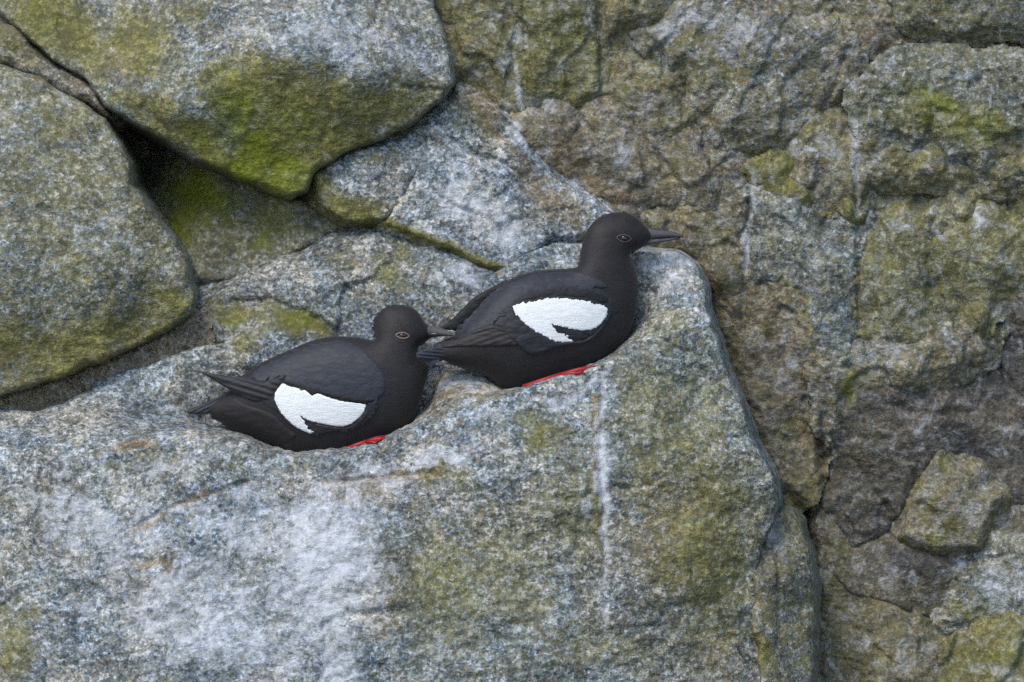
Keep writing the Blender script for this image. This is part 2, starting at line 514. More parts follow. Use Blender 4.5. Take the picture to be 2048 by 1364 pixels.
# rock in the gap at the far top left
rock('boulder', 'small dark rock wedged in the gap above the left boulder', 'boulder',
     [(-240, 30), (-40, 30), (20, 52), (62, 92), (130, 142), (196, 190), (212, 228), (150, 200), (70, 156), (0, 134), (-240, 118)],
     [(-100, 60, 40), (0, 80, 60), (80, 130, 80), (160, 180, 105), (205, 215, 120)], r=25, drop=25, seed=31, rough=.8, chip=7, chip_wl=60,
     base={'brown': .35}, stains={'olive': [(40, 90, 70, 40, 30, .6)], 'dark': [(60, 110, 70, 16, 32, .5)], 'brown': [(170, 200, 60, 30, 35, .9)]})

# recessed slab in the hollow
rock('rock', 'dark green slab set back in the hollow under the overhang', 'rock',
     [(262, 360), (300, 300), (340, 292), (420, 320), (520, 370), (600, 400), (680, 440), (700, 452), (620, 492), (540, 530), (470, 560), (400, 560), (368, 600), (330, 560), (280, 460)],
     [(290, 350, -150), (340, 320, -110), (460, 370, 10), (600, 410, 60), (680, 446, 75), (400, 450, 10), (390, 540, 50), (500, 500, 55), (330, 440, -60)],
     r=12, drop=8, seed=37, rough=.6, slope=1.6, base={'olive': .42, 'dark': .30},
     stains={'moss': [(385, 385, 80, 80, 20, .9), (360, 440, 80, 80, 0, .75), (440, 430, 80, 70, 0, .45), (520, 470, 40, 50, 30, .55), (560, 420, 60, 25, 25, .4)], 'dark': [(350, 460, 60, 80, 40, .5), (300, 350, 60, 50, 0, .75), (480, 540, 80, 16, -20, .3)],  # dark upper left patch puts the shade of the hole into the colour
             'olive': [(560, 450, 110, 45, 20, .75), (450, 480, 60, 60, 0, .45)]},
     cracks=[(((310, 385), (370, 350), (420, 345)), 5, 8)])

# small block to the right of the overhang tip
rock('rock', 'small angular block with olive lower rim right of the overhanging boulder tip', 'rock',
     [(630, 352), (652, 332), (700, 306), (776, 284), (806, 290), (836, 332), (816, 384), (796, 416), (768, 442), (728, 446), (690, 442), (655, 420), (634, 396)],
     [(645, 370, 122), (700, 318, 116), (790, 300, 108), (740, 370, 132), (700, 425, 130), (770, 420, 126), (810, 350, 118)],
     r=9, drop=10, seed=41, rough=.7, chip=6, chip_wl=70, tone=.02, slope=2.5, warp=6,
     stains={'olive': [(700, 425, 90, 36, 8, .95), (640, 375, 30, 40, 0, .9), (760, 300, 60, 18, -10, .45)], 'guano_and_light': [(740, 350, 60, 40, 0, .25)], 'moss': [(715, 440, 60, 12, 10, .3)], 'brown': [(650, 420, 30, 20, 30, .6)]})

# pale slab in the middle
rock('rock', 'pale bluish slab sloping down behind the upper bird', 'rock',
     [(792, 288), (830, 262), (880, 215), (920, 178), (975, 205), (1030, 245), (1065, 300), (1110, 350), (1180, 405), (1240, 430), (1200, 470), (1100, 482), (1050, 515), (1014, 546),
      (960, 526), (900, 497), (830, 470), (772, 446), (796, 402), (832, 336)],
     [(800, 300, 98), (900, 220, 92), (1000, 240, 84), (1090, 350, 86), (1200, 420, 90), (1030, 520, 132), (900, 480, 138), (800, 440, 130), (930, 350, 128), (860, 340, 122), (1020, 420, 126), (1120, 450, 118)],
     r=11, drop=11, seed=47, rough=1.0, chip=7, chip_wl=90, tone=.14, slope=1.6,
     stains={'guano_and_light': [(930, 400, 130, 60, 20, .62), (1010, 470, 80, 50, 20, .62), (1040, 270, 30, 18, 60, .7), (880, 310, 60, 40, 0, .35)],
             'brown': [(1090, 390, 90, 40, 28, .6), (960, 210, 60, 40, 40, .5), (1130, 440, 60, 30, 20, .5), (((940, 190), (980, 260), (1060, 330)), 14, .5)], 'olive': [(940, 250, 70, 30, 30, .45), (((772, 446), (830, 470), (900, 497), (960, 526), (1014, 548)), 15, 1.0)]},
     cracks=[(((870, 260), (930, 300), (1010, 330), (1090, 395)), 6, 9), (((830, 345), (880, 400), (980, 440)), 5, 7)])

# slab behind the birds
rock('rock', 'bluish grey slab with brown moss directly behind the lower bird', 'rock',
     [(408, 622), (440, 590), (500, 548), (560, 518), (640, 480), (738, 456), (830, 482), (900, 508), (960, 538), (1016, 562), (1010, 640), (920, 720), (700, 760), (540, 760), (450, 700)],
     [(430, 620, 150), (520, 550, 112), (640, 490, 100), (740, 465, 100), (850, 495, 116), (1000, 565, 150), (700, 560, 138), (560, 620, 160), (620, 680, 185), (850, 600, 165), (900, 540, 150), (720, 700, 190), (470, 680, 172)],
     r=14, drop=14, seed=53, rough=1.0, chip=9, chip_wl=130, slope=1.6, tone=-.03,
     stains={'moss': [(600, 645, 60, 34, 20, .5), (560, 610, 60, 30, 20, .4), (770, 545, 30, 50, 20, .35), (470, 640, 40, 18, 0, .5)], 'olive': [(590, 650, 90, 40, 20, .85), (470, 625, 80, 30, 0, .7), (680, 520, 60, 30, 0, .3), (790, 540, 40, 50, 0, .45)],
             'guano_and_light': [(930, 545, 70, 34, 28, .6), (860, 560, 50, 40, 0, .3), (930, 600, 60, 30, 30, .35)],
             'brown': [(620, 655, 60, 22, 20, .5)], 'dark': [(690, 640, 70, 30, 0, .3), (510, 590, 60, 20, -20, .3)]},
     cracks=[(((440, 610), (540, 600), (640, 640), (700, 690)), 8, 14), (((870, 530), (850, 580), (880, 630)), 7, 10), (((600, 520), (720, 505), (830, 520)), 5, 6)])

rock('stone', 'low mossy stone in front of the slab left of the lower bird', 'stone',
     [(430, 690), (470, 655), (520, 640), (560, 655), (580, 700), (560, 750), (470, 750)],
     [(440, 700, 168), (500, 655, 172), (560, 690, 175), (500, 700, 200), (500, 745, 200)], r=26, drop=30, seed=59, rough=.7, chip=4, chip_wl=50, tone=.03,
     stains={'olive': [(480, 680, 60, 30, 0, .5)], 'moss': [(455, 705, 25, 25, 0, .5)]})

# ---- the big ledge boulder that carries the birds
LIP = np.array([(-300, 930), (100, 915), (250, 890), (380, 868), (440, 872), (478, 878), (530, 899), (589, 913), (633, 911), (706, 901), (774, 880), (820, 860), (850, 838), (900, 815), (950, 806), (996, 790),
                (1046, 778), (1072, 768), (1113, 755), (1192, 733), (1216, 722), (1245, 702), (1300, 668), (1400, 620), (1600, 560)], float)
def lip(x): return np.interp(x, LIP[:, 0], LIP[:, 1])
_rear = rbf([(-200, 850, 150), (0, 830, 165), (130, 825, 178), (300, 745, 182), (480, 700, 186), (700, 700, 176), (900, 660, 172), (1050, 530, 150), (1200, 515, 165), (1290, 560, 222), (1380, 545, 228), (600, 860, 182), (1100, 700, 172), (350, 850, 215), (1330, 650, 262), (1290, 620, 235), (920, 745, 240)])
_front = rbf([(-200, 960, 330), (200, 960, 365), (600, 930, 388), (900, 850, 385), (1150, 790, 372), (1350, 700, 320), (-200, 1250, 455), (300, 1150, 452), (700, 1080, 450), (1050, 950, 425), (1300, 900, 385), (1480, 900, 328),
              (1530, 1010, 310), (1420, 760, 305), (700, 1350, 500), (200, 1400, 510), (1100, 1200, 462), (1380, 1150, 395), (1490, 1150, 330), (1100, 1400, 485), (1450, 1400, 375), (1500, 1300, 320), (400, 980, 415), (800, 960, 418), (1400, 580, 255)])
def ledge_h(X, Y):
    yc = lip(X) + 3 * fbm(X, X * 0, 60, 5, 2) + 2.5 * fbm(X, X * 0 + 3, 16, 6, 2)
    wdt = 30 + 150 * sstep(430, 150, X) + 170 * sstep(1225, 1420, X) + 80 * sstep(850, 890, X) * sstep(1010, 960, X)
    k = sstep(0, 1, np.clip((Y - yc + wdt * .92) / (wdt * 1.06), 0, 1))
    return _rear(X, Y) * (1 - k) + _front(X, Y) * k
rock('boulder', 'huge pale ledge boulder that both black birds sit on', 'boulder',
     [(-240, 850), (-60, 830), (0, 818), (70, 824), (130, 806), (200, 758), (300, 728), (400, 690), (480, 685), (600, 692), (720, 680), (850, 640), (950, 570), (1040, 512), (1100, 486), (1200, 492), (1290, 500), (1355, 508),
      (1392, 530), (1410, 572), (1412, 612), (1440, 700), (1475, 790), (1510, 880), (1543, 955), (1556, 1010), (1548, 1045), (1520, 1090), (1512, 1160), (1515, 1250), (1540, 1364), (1580, 1640), (-240, 1640)],
     None, fn=ledge_h, r=6, drop=5, seed=67, rough=1.25, chip=6, chip_wl=230, warp=4, aniso=(1.0, .35, .8, -.2), tone=0.10, slope=18, band=30, grain=1.2, base={'olive': .08},
     stains={'guano_and_light': [(640, 1130, 150, 220, 10, .85), (600, 1010, 280, 70, -10, .60), (400, 1220, 260, 170, 20, .62), (220, 1060, 240, 110, 30, .58), (480, 1050, 180, 70, 0, .5), (330, 930, 200, 40, -12, .4), (550, 1300, 200, 90, 0, .55), (680, 1320, 60, 110, 0, .75), (880, 930, 140, 40, -25, .5), (760, 960, 130, 50, 0, .5),
                       (1120, 790, 120, 26, -15, .55), (960, 850, 90, 30, -30, .5), (700, 930, 120, 20, -4, .35), (1330, 530, 90, 50, 10, .6), (100, 1300, 120, 60, 0, .3), (250, 1280, 60, 60, 0, .5), (480, 1330, 160, 30, 0, .4),  # patch at the upper right corner paints the bright light on that edge
                       (((1211, 748), (1203, 792)), 9, .6), (((1204, 800), (1193, 845), (1201, 885)), 14, .75), (((1199, 872), (1210, 925), (1201, 978)), 22, .85), (((1203, 972), (1217, 1018), (1207, 1062)), 15, .75), (((1209, 1066), (1216, 1108)), 11, .5), (((1213, 1122), (1205, 1180)), 7, .45), (1222, 900, 20, 30, 0, .5), (1185, 1010, 16, 24, 0, .4), (1226, 780, 14, 26, 0, .45), (((1210, 1215), (1214, 1250)), 14, .45), (((430, 1010), (330, 1020), (270, 1050)), 14, .6), (940, 760, 80, 30, -20, .5)],
             'olive': [(1090, 870, 70, 60, 10, .62), (1350, 900, 180, 280, 0, .46), (1150, 1020, 110, 180, 0, .46), (880, 1180, 170, 170, 0, .50), (1420, 1100, 150, 260, 0, .60), (1300, 780, 120, 120, 0, .42), (1020, 1150, 150, 200, 0, .42), (1200, 1300, 300, 80, 0, .36), (300, 920, 120, 30, -10, .35), (20, 1290, 60, 100, 0, .6),
                       (900, 960, 60, 30, 0, .5), (1330, 660, 60, 90, 0, .35), (1040, 1330, 120, 60, 0, .3), (60, 1010, 90, 60, 0, .25)],
             'brown': [(1360, 1060, 150, 180, 0, .5), (((270, 1060), (340, 1020), (420, 985)), 10, .8), (((650, 965), (760, 955), (880, 945)), 13, .75), (270, 885, 34, 14, 0, .9), (((270, 1130), (330, 1120), (355, 1190)), 9, .6), (730, 985, 60, 20, 0, .5), (940, 780, 90, 30, -15, .55),
                       (((1190, 800), (1192, 960), (1196, 1060)), 13, .7), (1440, 1300, 80, 80, 0, .4)],
             'dark': [(300, 815, 160, 50, -15, .40), (470, 780, 60, 50, 0, .40), (80, 1010, 110, 90, 20, .28), (240, 1180, 140, 40, 30, .26), (870, 1240, 130, 80, 0, .30), (800, 1130, 60, 90, 0, .25), (60, 850, 60, 24, 0, .35), (500, 890, 60, 14, 10, .3), (420, 1090, 110, 40, 0, .2)],
             'moss': [(1060, 860, 40, 40, 20, .3), (870, 1200, 80, 120, 0, .22)]},
     cracks=[(((260, 1062), (340, 1018), (430, 985), (520, 958)), 7, 8), (((640, 968), (760, 956), (885, 944)), 7, 9), (((1202, 735), (1206, 800), (1199, 900), (1208, 1050), (1210, 1240)), 6, 7), (((1040, 990), (1160, 1000), (1330, 960)), 9, 5),
             (((250, 1120), (330, 1118), (360, 1200)), 8, 9), (((1330, 680), (1420, 760), (1470, 870)), 9, 9), (((560, 1290), (700, 1230), (860, 1220)), 10, 8), (((1290, 660), (1360, 700), (1430, 720)), 5, 6), (((1430, 1180), (1460, 1270), (1520, 1350)), 7, 12), (((100, 960), (200, 1000), (260, 1060)), 9, 8)])

# upright flake beside the ledge boulder
rock('rock', 'narrow upright flake leaning on the right side of the ledge boulder', 'rock',
     [(1524, 1062), (1545, 1030), (1572, 1022), (1602, 1045), (1622, 1110), (1630, 1200), (1628, 1300), (1622, 1400), (1622, 1640), (1560, 1640), (1524, 1360), (1508, 1260), (1506, 1150)],
     [(1530, 1060, 262), (1600, 1060, 228), (1520, 1200, 328), (1570, 1150, 305), (1615, 1200, 250), (1530, 1350, 345), (1600, 1350, 285), (1560, 1500, 350)],
     r=14, drop=16, seed=71, rough=.8, chip=5, chip_wl=90, tone=.02, slope=14, band=30, base={'olive': .32, 'brown': .25}, stains={'olive': [(1500, 1290, 40, 70, -30, .9)], 'guano_and_light': [(1560, 1080, 30, 60, 0, .3)]},
     cracks=[(((1527, 1040), (1515, 1085), (1506, 1125)), 5, 34), (((1560, 1060), (1556, 1180), (1560, 1300)), 6, 8)])

# ---------------------------------------------------------------- the fractured wall on the right
WALL = [
 # label, outline, h, tilt(top,bottom), base, stains, opts
 ('olive brown block right of the top left boulder, with a white streak', [(868, -240), (882, 20), (906, 62), (908, 128), (960, 162), (1002, 205), (1032, 222), (1044, 140), (1044, 40), (1040, -240)], (70, 62),
  {'olive': .50, 'brown': .35}, {'guano_and_light': [(((1046, -20), (1040, 60), (1030, 120), (1040, 190)), 11, .6), (1020, 120, 14, 50, 0, .5)], 'dark': [(960, 150, 60, 24, 30, .4)]}),
 ('dark green upright block at the top middle of the wall', [(1048, -240), (1052, 60), (1062, 150), (1078, 192), (1150, 200), (1188, 186), (1196, 100), (1184, -240)], (92, 70),
  {'olive': .62, 'dark': .12, 'moss': .10}, {'moss': [(1120, 60, 50, 70, 0, .3)], 'dark': [(1170, 60, 20, 90, 0, .4)], 'brown': [(1070, 120, 30, 60, 0, .5)]}),
 ('brown olive rock below the top edge, right of the dark green block', [(1192, -240), (1200, 100), (1212, 190), (1290, 232), (1345, 252), (1402, 212), (1330, 140), (1292, 70), (1330, 10), (1340, -240)], (80, 76),
  {'olive': .45, 'brown': .45}, {'dark': [(1340, 210, 60, 40, 0, .45)], 'guano_and_light': [(1330, 30, 30, 30, 0, .4)], 'brown': [(1260, 150, 60, 40, 0, .7)]}),
 ('pale topped rock at the upper middle of the wall', [(1300, 62), (1345, 18), (1440, -30), (1560, 20), (1640, 60), (1700, 82), (1694, 150), (1640, 230), (1560, 272), (1450, 262), (1406, 212), (1330, 132)], (95, 88),
  {'brown': .35, 'olive': .25}, {'guano_and_light': [(1370, 40, 90, 26, -15, .75), (1500, 60, 120, 40, 10, .42), (1450, 110, 40, 60, 0, .4)], 'olive': [(1430, 150, 120, 50, 0, .45), (1370, 90, 50, 30, 0, .6)]}),
 ('grey rock filling the top edge between the pale topped rock and the corner rock', [(1345, -240), (1350, -10), (1440, -36), (1560, 10), (1640, 40), (1720, 60), (1800, 40), (1806, -30), (1790, -240)], (70, 84),
  {'brown': .35, 'olive': .3}, {'guano_and_light': [(1540, 10, 80, 30, 0, .35)]}),
 ('rock cutting the top right corner of the picture', [(1790, -240), (1806, -20), (1828, 28), (1858, 54), (1920, 62), (1990, 50), (2060, 40), (2300, 30), (2300, -240)], (110, 104),
  {'olive': .38, 'brown': .25}, {'olive': [(1850, 50, 60, 20, 20, .8)], 'dark': [(1840, 45, 30, 12, 30, .6)]}),
 ('dark brown band of rock above the mossy rounded boulder', [(1660, 40), (1730, 58), (1800, 44), (1840, 66), (1900, 76), (2060, 56), (2300, 46), (2300, 150), (2060, 132), (1980, 124), (1880, 122), (1790, 134), (1722, 182), (1700, 150), (1706, 90)], (66, 58),
  {'brown': .62, 'dark': .12}, {'dark': [(1760, 120, 80, 22, -15, .45)], 'olive': [(1900, 90, 80, 24, 0, .4)]}),
 ('rounded boulder with yellow green moss on the right edge', [(1728, 205), (1760, 165), (1800, 140), (1880, 128), (1980, 130), (2060, 134), (2300, 170), (2300, 340), (2040, 350), (1920, 300), (1850, 275), (1780, 268), (1744, 246)], (118, 108),
  {'olive': .35}, {'moss': [(1860, 205, 120, 44, 14, .52), (1960, 260, 100, 44, 15, .46), (1780, 230, 50, 30, 0, .3)], 'guano_and_light': [(1920, 145, 110, 16, 4, .45)], 'olive': [(1900, 240, 180, 70, 14, .75)], 'brown': [(2020, 310, 60, 30, 10, .6)]}),
 ('flat rock band just under the mossy rounded boulder', [(1640, 250), (1700, 236), (1742, 254), (1790, 276), (1860, 284), (1930, 310), (2040, 358), (2300, 360), (2300, 392), (2050, 366), (1950, 348), (1850, 346), (1724, 356), (1704, 392), (1660, 340), (1600, 290)], (84, 90),
  {'brown': .42, 'olive': .40}, {'guano_and_light': [(1650, 290, 70, 22, 10, .6), (1720, 320, 40, 30, 0, .4)], 'moss': [(1840, 315, 60, 20, 10, .3)]}),
 ('broad weathered rock left of the wall centre above the upper bird head', [(1032, 246), (1070, 204), (1180, 202), (1290, 244), (1350, 262), (1440, 272), (1450, 330), (1400, 420), (1300, 404), (1240, 424), (1180, 400), (1110, 345), (1062, 296)], (72, 78),
  {'brown': .50, 'olive': .18}, {'brown': [(1110, 300, 60, 60, 30, .95), (1200, 370, 70, 40, 20, .85)], 'dark': [(1130, 330, 60, 30, 30, .3)], 'guano_and_light': [(1090, 220, 60, 30, 0, .35), (1250, 300, 70, 40, 0, .3)], 'olive': [(1350, 330, 60, 50, 0, .5)]}),
 ('rock with whitish droppings at the centre of the right wall', [(1446, 270), (1560, 280), (1610, 300), (1668, 350), (1704, 400), (1640, 384), (1570, 330), (1528, 348), (1500, 400), (1440, 440), (1404, 424), (1454, 330)], (84, 82),
  {'brown': .42, 'olive': .2}, {'guano_and_light': [(1600, 300, 120, 24, 12, .62), (1510, 365, 50, 34, -60, .7), (1470, 340, 30, 50, 0, .3)]}),
 ('small olive diagonal block right of the whitish droppings', [(1528, 352), (1568, 336), (1610, 362), (1650, 392), (1700, 412), (1700, 428), (1640, 424), (1570, 400)], (106, 92), {'olive': .85, 'brown': .2}, {}),
 ('brownish column of rock just right of the upper bird bill', [(1292, 420), (1390, 436), (1450, 448), (1492, 412), (1502, 500), (1492, 610), (1474, 720), (1440, 660), (1412, 570), (1394, 522), (1340, 500)], (58, 50),
  {'brown': .52, 'olive': .30}, {'guano_and_light': [(((1500, 380), (1496, 460), (1488, 540)), 12, .5)], 'dark': [(1440, 540, 24, 70, 0, .3)]}),
 ('blue grey speckled panel at the middle of the right wall', [(1506, 404), (1560, 404), (1640, 430), (1704, 434), (1714, 520), (1717, 660), (1690, 716), (1644, 640), (1594, 570), (1530, 545), (1508, 500)], (88, 92),
  {'olive': .25}, {'guano_and_light': [(1620, 520, 90, 60, 20, .35), (1560, 430, 50, 20, 0, .3)], 'olive': [(1590, 590, 60, 22, 35, .8), (1540, 480, 40, 50, 0, .35)]}),
 ('long brown slab slanting down beside the ledge boulder right edge', [(1474, 600), (1520, 552), (1590, 578), (1640, 650), (1662, 740), (1648, 840), (1622, 930), (1600, 980), (1564, 960), (1520, 860), (1486, 770), (1476, 700)], (74, 60),
  {'brown': .60, 'olive': .28}, {'dark': [(1520, 760, 26, 130, -14, .40)], 'guano_and_light': [(1590, 700, 44, 90, -8, .35)], 'olive': [(1620, 640, 30, 60, -20, .6)]}),
 ('olive speckled panel right of the blue grey panel', [(1720, 420), (1800, 430), (1858, 462), (1866, 556), (1926, 620), (1920, 676), (1830, 688), (1722, 688)], (72, 78),
  {'olive': .52, 'brown': .2}, {'guano_and_light': [(1800, 450, 60, 30, 0, .35), (1760, 640, 60, 40, 0, .3)]}),
 ('angular olive rock with pale top near the right edge', [(1866, 440), (1900, 424), (1960, 440), (2060, 480), (2300, 520), (2300, 590), (2000, 580), (1962, 640), (1934, 612), (1880, 556), (1870, 490)], (96, 86),
  {'olive': .55, 'brown': .3}, {'guano_and_light': [(1930, 440, 60, 18, 20, .5), (2010, 520, 50, 40, 0, .35)]}),
 ('narrow rock layer above the angular olive rock at the right edge', [(1712, 362), (1850, 352), (1960, 356), (2050, 376), (2300, 402), (2300, 510), (2060, 470), (1960, 430), (1890, 416), (1850, 444), (1800, 422), (1716, 414)], (74, 82),
  {'olive': .40, 'brown': .4}, {'guano_and_light': [(1760, 390, 60, 20, 0, .45), (1820, 372, 60, 14, 0, .3)], 'moss': [(2030, 400, 40, 40, 0, .3)]}),
 ('pale pinkish rock step below the olive speckled panel', [(1662, 720), (1722, 694), (1830, 692), (1924, 684), (1950, 650), (1972, 650), (1962, 712), (1880, 750), (1780, 776), (1700, 796), (1664, 850), (1660, 770)], (80, 74),
  {'brown': .40, 'olive': .22}, {'guano_and_light': [(1740, 720, 80, 30, 0, .42), (1800, 700, 60, 20, 0, .3)], 'olive': [(1690, 760, 40, 40, 0, .8)], 'moss': [(1680, 745, 24, 34, 0, .4)]}),
 ('large dark brown rock face on the right edge', [(1985, 600), (2060, 588), (2300, 596), (2300, 1010), (1996, 1004), (1944, 944), (1886, 900), (1840, 940), (1796, 1050), (1750, 1084), (1706, 1092), (1650, 980), (1640, 900), (1660, 850), (1704, 800), (1790, 778), (1890, 750), (1966, 706)], (64, 52),
  {'brown': .62, 'dark': .55}, {'dark': [(2000, 720, 110, 130, 0, 1.0), (1960, 900, 120, 60, 0, .9), (2030, 1000, 80, 70, 0, .9)], 'olive': [(1720, 870, 60, 80, 0, .5), (1720, 1000, 60, 70, 0, .45)], 'brown': [(1800, 840, 110, 60, 0, .8)]}),
 ('jutting wedge block with olive foot in the lower right wall', [(1880, 904), (1910, 922), (1944, 950), (1962, 985), (1992, 1000), (1974, 1040), (1950, 1090), (1870, 1094), (1808, 1070), (1826, 1010), (1848, 960)], (84, 96),
  {'brown': .48, 'olive': .30}, {'olive': [(1890, 1075, 90, 24, 5, .9), (1850, 1000, 20, 60, 20, .8), (1880, 925, 40, 30, 0, .7)], 'guano_and_light': [(1890, 1010, 50, 22, 10, .4)]}),
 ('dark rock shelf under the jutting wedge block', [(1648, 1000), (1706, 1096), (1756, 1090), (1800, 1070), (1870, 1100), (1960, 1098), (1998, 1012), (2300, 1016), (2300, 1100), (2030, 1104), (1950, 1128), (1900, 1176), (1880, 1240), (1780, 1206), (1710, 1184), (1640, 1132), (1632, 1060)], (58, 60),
  {'brown': .50, 'dark': .35, 'olive': .2}, {'dark': [(1840, 1120, 100, 50, 0, 1.0)], 'olive': [(1680, 1100, 60, 60, 0, .6)], 'guano_and_light': [(1640, 1060, 30, 30, 0, .3)]}),
 ('pale grey rock near the lower right corner', [(1902, 1178), (1950, 1128), (2030, 1106), (2300, 1090), (2300, 1240), (2050, 1232), (1970, 1256), (1906, 1244)], (96, 96),
  {'olive': .25}, {'guano_and_light': [(2010, 1160, 80, 50, -20, .45)], 'olive': [(1920, 1220, 40, 30, 0, .7)]}),
 ('mossy olive rock in the lower right corner', [(1912, 1340), (1960, 1268), (2050, 1238), (2300, 1246), (2300, 1640), (1880, 1640)], (112, 122),
  {'olive': .68, 'brown': .2}, {'moss': [(2010, 1300, 60, 24, -10, .45)], 'guano_and_light': [(1990, 1340, 60, 20, 0, .4)]}),
 ('brown rubble face at the bottom of the right wall', [(1632, 1130), (1706, 1188), (1780, 1212), (1878, 1248), (1952, 1268), (1908, 1340), (1876, 1640), (1630, 1640), (1644, 1250)], (60, 84),
  {'brown': .50, 'olive': .40}, {'guano_and_light': [(1800, 1320, 80, 40, 0, .3)], 'dark': [(1700, 1230, 40, 80, 0, .3)]}),
]
WALL_CRACKS = [(((1502, 352), (1498, 460), (1490, 560), (1476, 720)), 7, 11), (((1716, 300), (1712, 420), (1720, 560), (1716, 690)), 6, 12), (((1640, 232), (1672, 160), (1702, 92)), 8, 12),
               (((1650, 820), (1640, 900), (1652, 975)), 8, 18), (((1836, 935), (1815, 1010), (1792, 1072)), 7, 15), (((1880, 902), (1925, 930), (1962, 985)), 6, 11), (((1198, -40), (1200, 80), (1206, 185)), 6, 11),
               (((1866, 440), (1872, 530), (1930, 615)), 6, 10), (((1180, 400), (1290, 415), (1400, 440)), 8, 10), (((1560, 975), (1600, 1020), (1640, 1120)), 16, 17), (((1046, -40), (1050, 90), (1062, 195)), 5, 8),
               (((1760, 800), (1850, 830), (1990, 820)), 8, 7), (((1900, 1176), (1950, 1125), (2040, 1104)), 6, 11), (((1404, 210), (1340, 140), (1296, 66)), 7, 10), (((1990, 600), (1975, 690), (2040, 800)), 7, 10)]
WALL_STAINS = {'guano_and_light': [(((1500, 335), (1508, 390), (1494, 460), (1488, 540)), 11, .62), (((1712, 250), (1708, 330), (1718, 430)), 15, .55), (((1024, 110), (1036, 150), (1040, 215)), 10, .6), (1036, 265, 16, 14, 0, .7)],
               'brown': [(1130, 320, 80, 60, 40, 1.1), (1230, 385, 80, 30, 10, .9)], 'moss': [(1690, 770, 30, 60, 0, .5), (1600, 1000, 40, 50, 30, .35)]}
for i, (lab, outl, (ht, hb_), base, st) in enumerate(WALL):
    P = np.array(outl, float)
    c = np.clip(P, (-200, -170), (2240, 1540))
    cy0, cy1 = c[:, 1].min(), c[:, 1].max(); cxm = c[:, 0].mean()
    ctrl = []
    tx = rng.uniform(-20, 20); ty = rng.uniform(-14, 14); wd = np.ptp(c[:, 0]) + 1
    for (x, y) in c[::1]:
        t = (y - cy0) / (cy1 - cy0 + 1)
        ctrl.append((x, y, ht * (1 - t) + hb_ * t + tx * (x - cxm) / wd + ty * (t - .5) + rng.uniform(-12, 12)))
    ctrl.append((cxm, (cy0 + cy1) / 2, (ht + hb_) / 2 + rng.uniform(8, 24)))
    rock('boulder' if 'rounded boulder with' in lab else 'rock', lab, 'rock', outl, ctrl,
         r=7, drop=2, chip2=.5, seed=100 + i * 17, rough=.6 if 'jutting' in lab else 1.1, chip=8 if 'jutting' in lab else 16, chip_wl=170, warp=4 if 'jutting' in lab else 13, slope=1.6 if 'jutting' in lab else .55, cracks=WALL_CRACKS, aniso=(1.35, rng.uniform(-.5, .6), .62, rng.uniform(-.3, .3)), tone=-0.03, base={'olive': .16, 'guano_and_light': .16, **base}, stains={k: list(st.get(k, ())) + list(WALL_STAINS.get(k, ())) for k in set(st) | set(WALL_STAINS)}, band=45, grain=1.3)
# ---------------------------------------------------------------- birds
M_BODY = feather_material('body_plumage', (0.0255, 0.0210, 0.0205), (0.0205, 0.0188, 0.0212), 0.62, (500, 500, 500), 0.12, 0.15, .65, .18)
M_BACK_SKYLIT = feather_material('skylit_back_plumage', (0.031, 0.034, 0.047), (0.037, 0.038, 0.048), 0.55, (260, 260, 700), 0.18, 0.2, .65, .35)  # skylight on the upper side put into this bluish colour
M_WING = feather_material('wing_plumage', (0.029, 0.028, 0.033), (0.024, 0.0245, 0.031), 0.55, (180, 180, 900), 0.15, 0.3, .62, .35)
M_BROWN = feather_material('worn_brown_plumage', (0.040, 0.032, 0.030), (0.031, 0.0265, 0.0275), 0.58, (150, 150, 900), 0.12, 0.3, .6, .3)
M_DARK = feather_material('black_plumage', (0.010, 0.010, 0.0115), (0.012, 0.0115, 0.012), 0.55, (200, 200, 900), 0.15, 0.3)
M_WHITE = feather_material('white_plumage', (0.86, 0.855, 0.85), (0.82, 0.82, 0.82), 0.75, (160, 160, 700), 0.1, 0.35, 0.80, .10)
M_BILL = plain('dark_horn', (0.075, 0.070, 0.070), 0.38, 0.35, 150)
M_MOUTH = plain('pale_gape', (0.30, 0.27, 0.25), 0.5, 0.2, 200)
M_LID = plain('eyelid_skin', (0.075, 0.055, 0.045), 0.6, 0.25, 300)
M_LID2 = plain('pink_eyelid_skin', (0.19, 0.13, 0.11), 0.6, 0.25, 300)
M_EYE = plain('dark_brown_eye', (0.018, 0.009, 0.006), 0.06, 0.2, 300, 0.6)
M_RED = plain('red_foot_skin', (0.33, 0.012, 0.016), 0.5, 0.25, 260)
M_PALE = plain('pale_keratin', (0.75, 0.74, 0.70), 0.45, 0.1, 200)

def dense(poly, n=6):
    """Catmull-Rom smoothing of a closed outline"""
    P = np.asarray(poly, float); out = []
    N = len(P)
    for i in range(N):
        a, b, c, d = P[i - 1], P[i], P[(i + 1) % N], P[(i + 2) % N]
        for t in np.linspace(0, 1, n, endpoint=False):
            out.append(.5 * ((2 * b) + (c - a) * t + (2 * a - 5 * b + 4 * c - d) * t * t + (3 * b - a - 3 * c + d) * t ** 3))
    return np.array(out)

def nearest(px, py, P):
    Q = np.roll(P, -1, 0)
    best = np.full(px.shape, 1e18); bx = px.copy(); by = py.copy()
    for (ax, ay), (cx, cy) in zip(P, Q):
        ex = cx - ax; ey = cy - ay
        t = np.clip(((px - ax) * ex + (py - ay) * ey) / (ex * ex + ey * ey + 1e-9), 0, 1)
        qx = ax + t * ex; qy = ay + t * ey
        d = (px - qx) ** 2 + (py - qy) ** 2
        m = d < best
        best = np.where(m, d, best); bx = np.where(m, qx, bx); by = np.where(m, qy, by)
    return bx, by

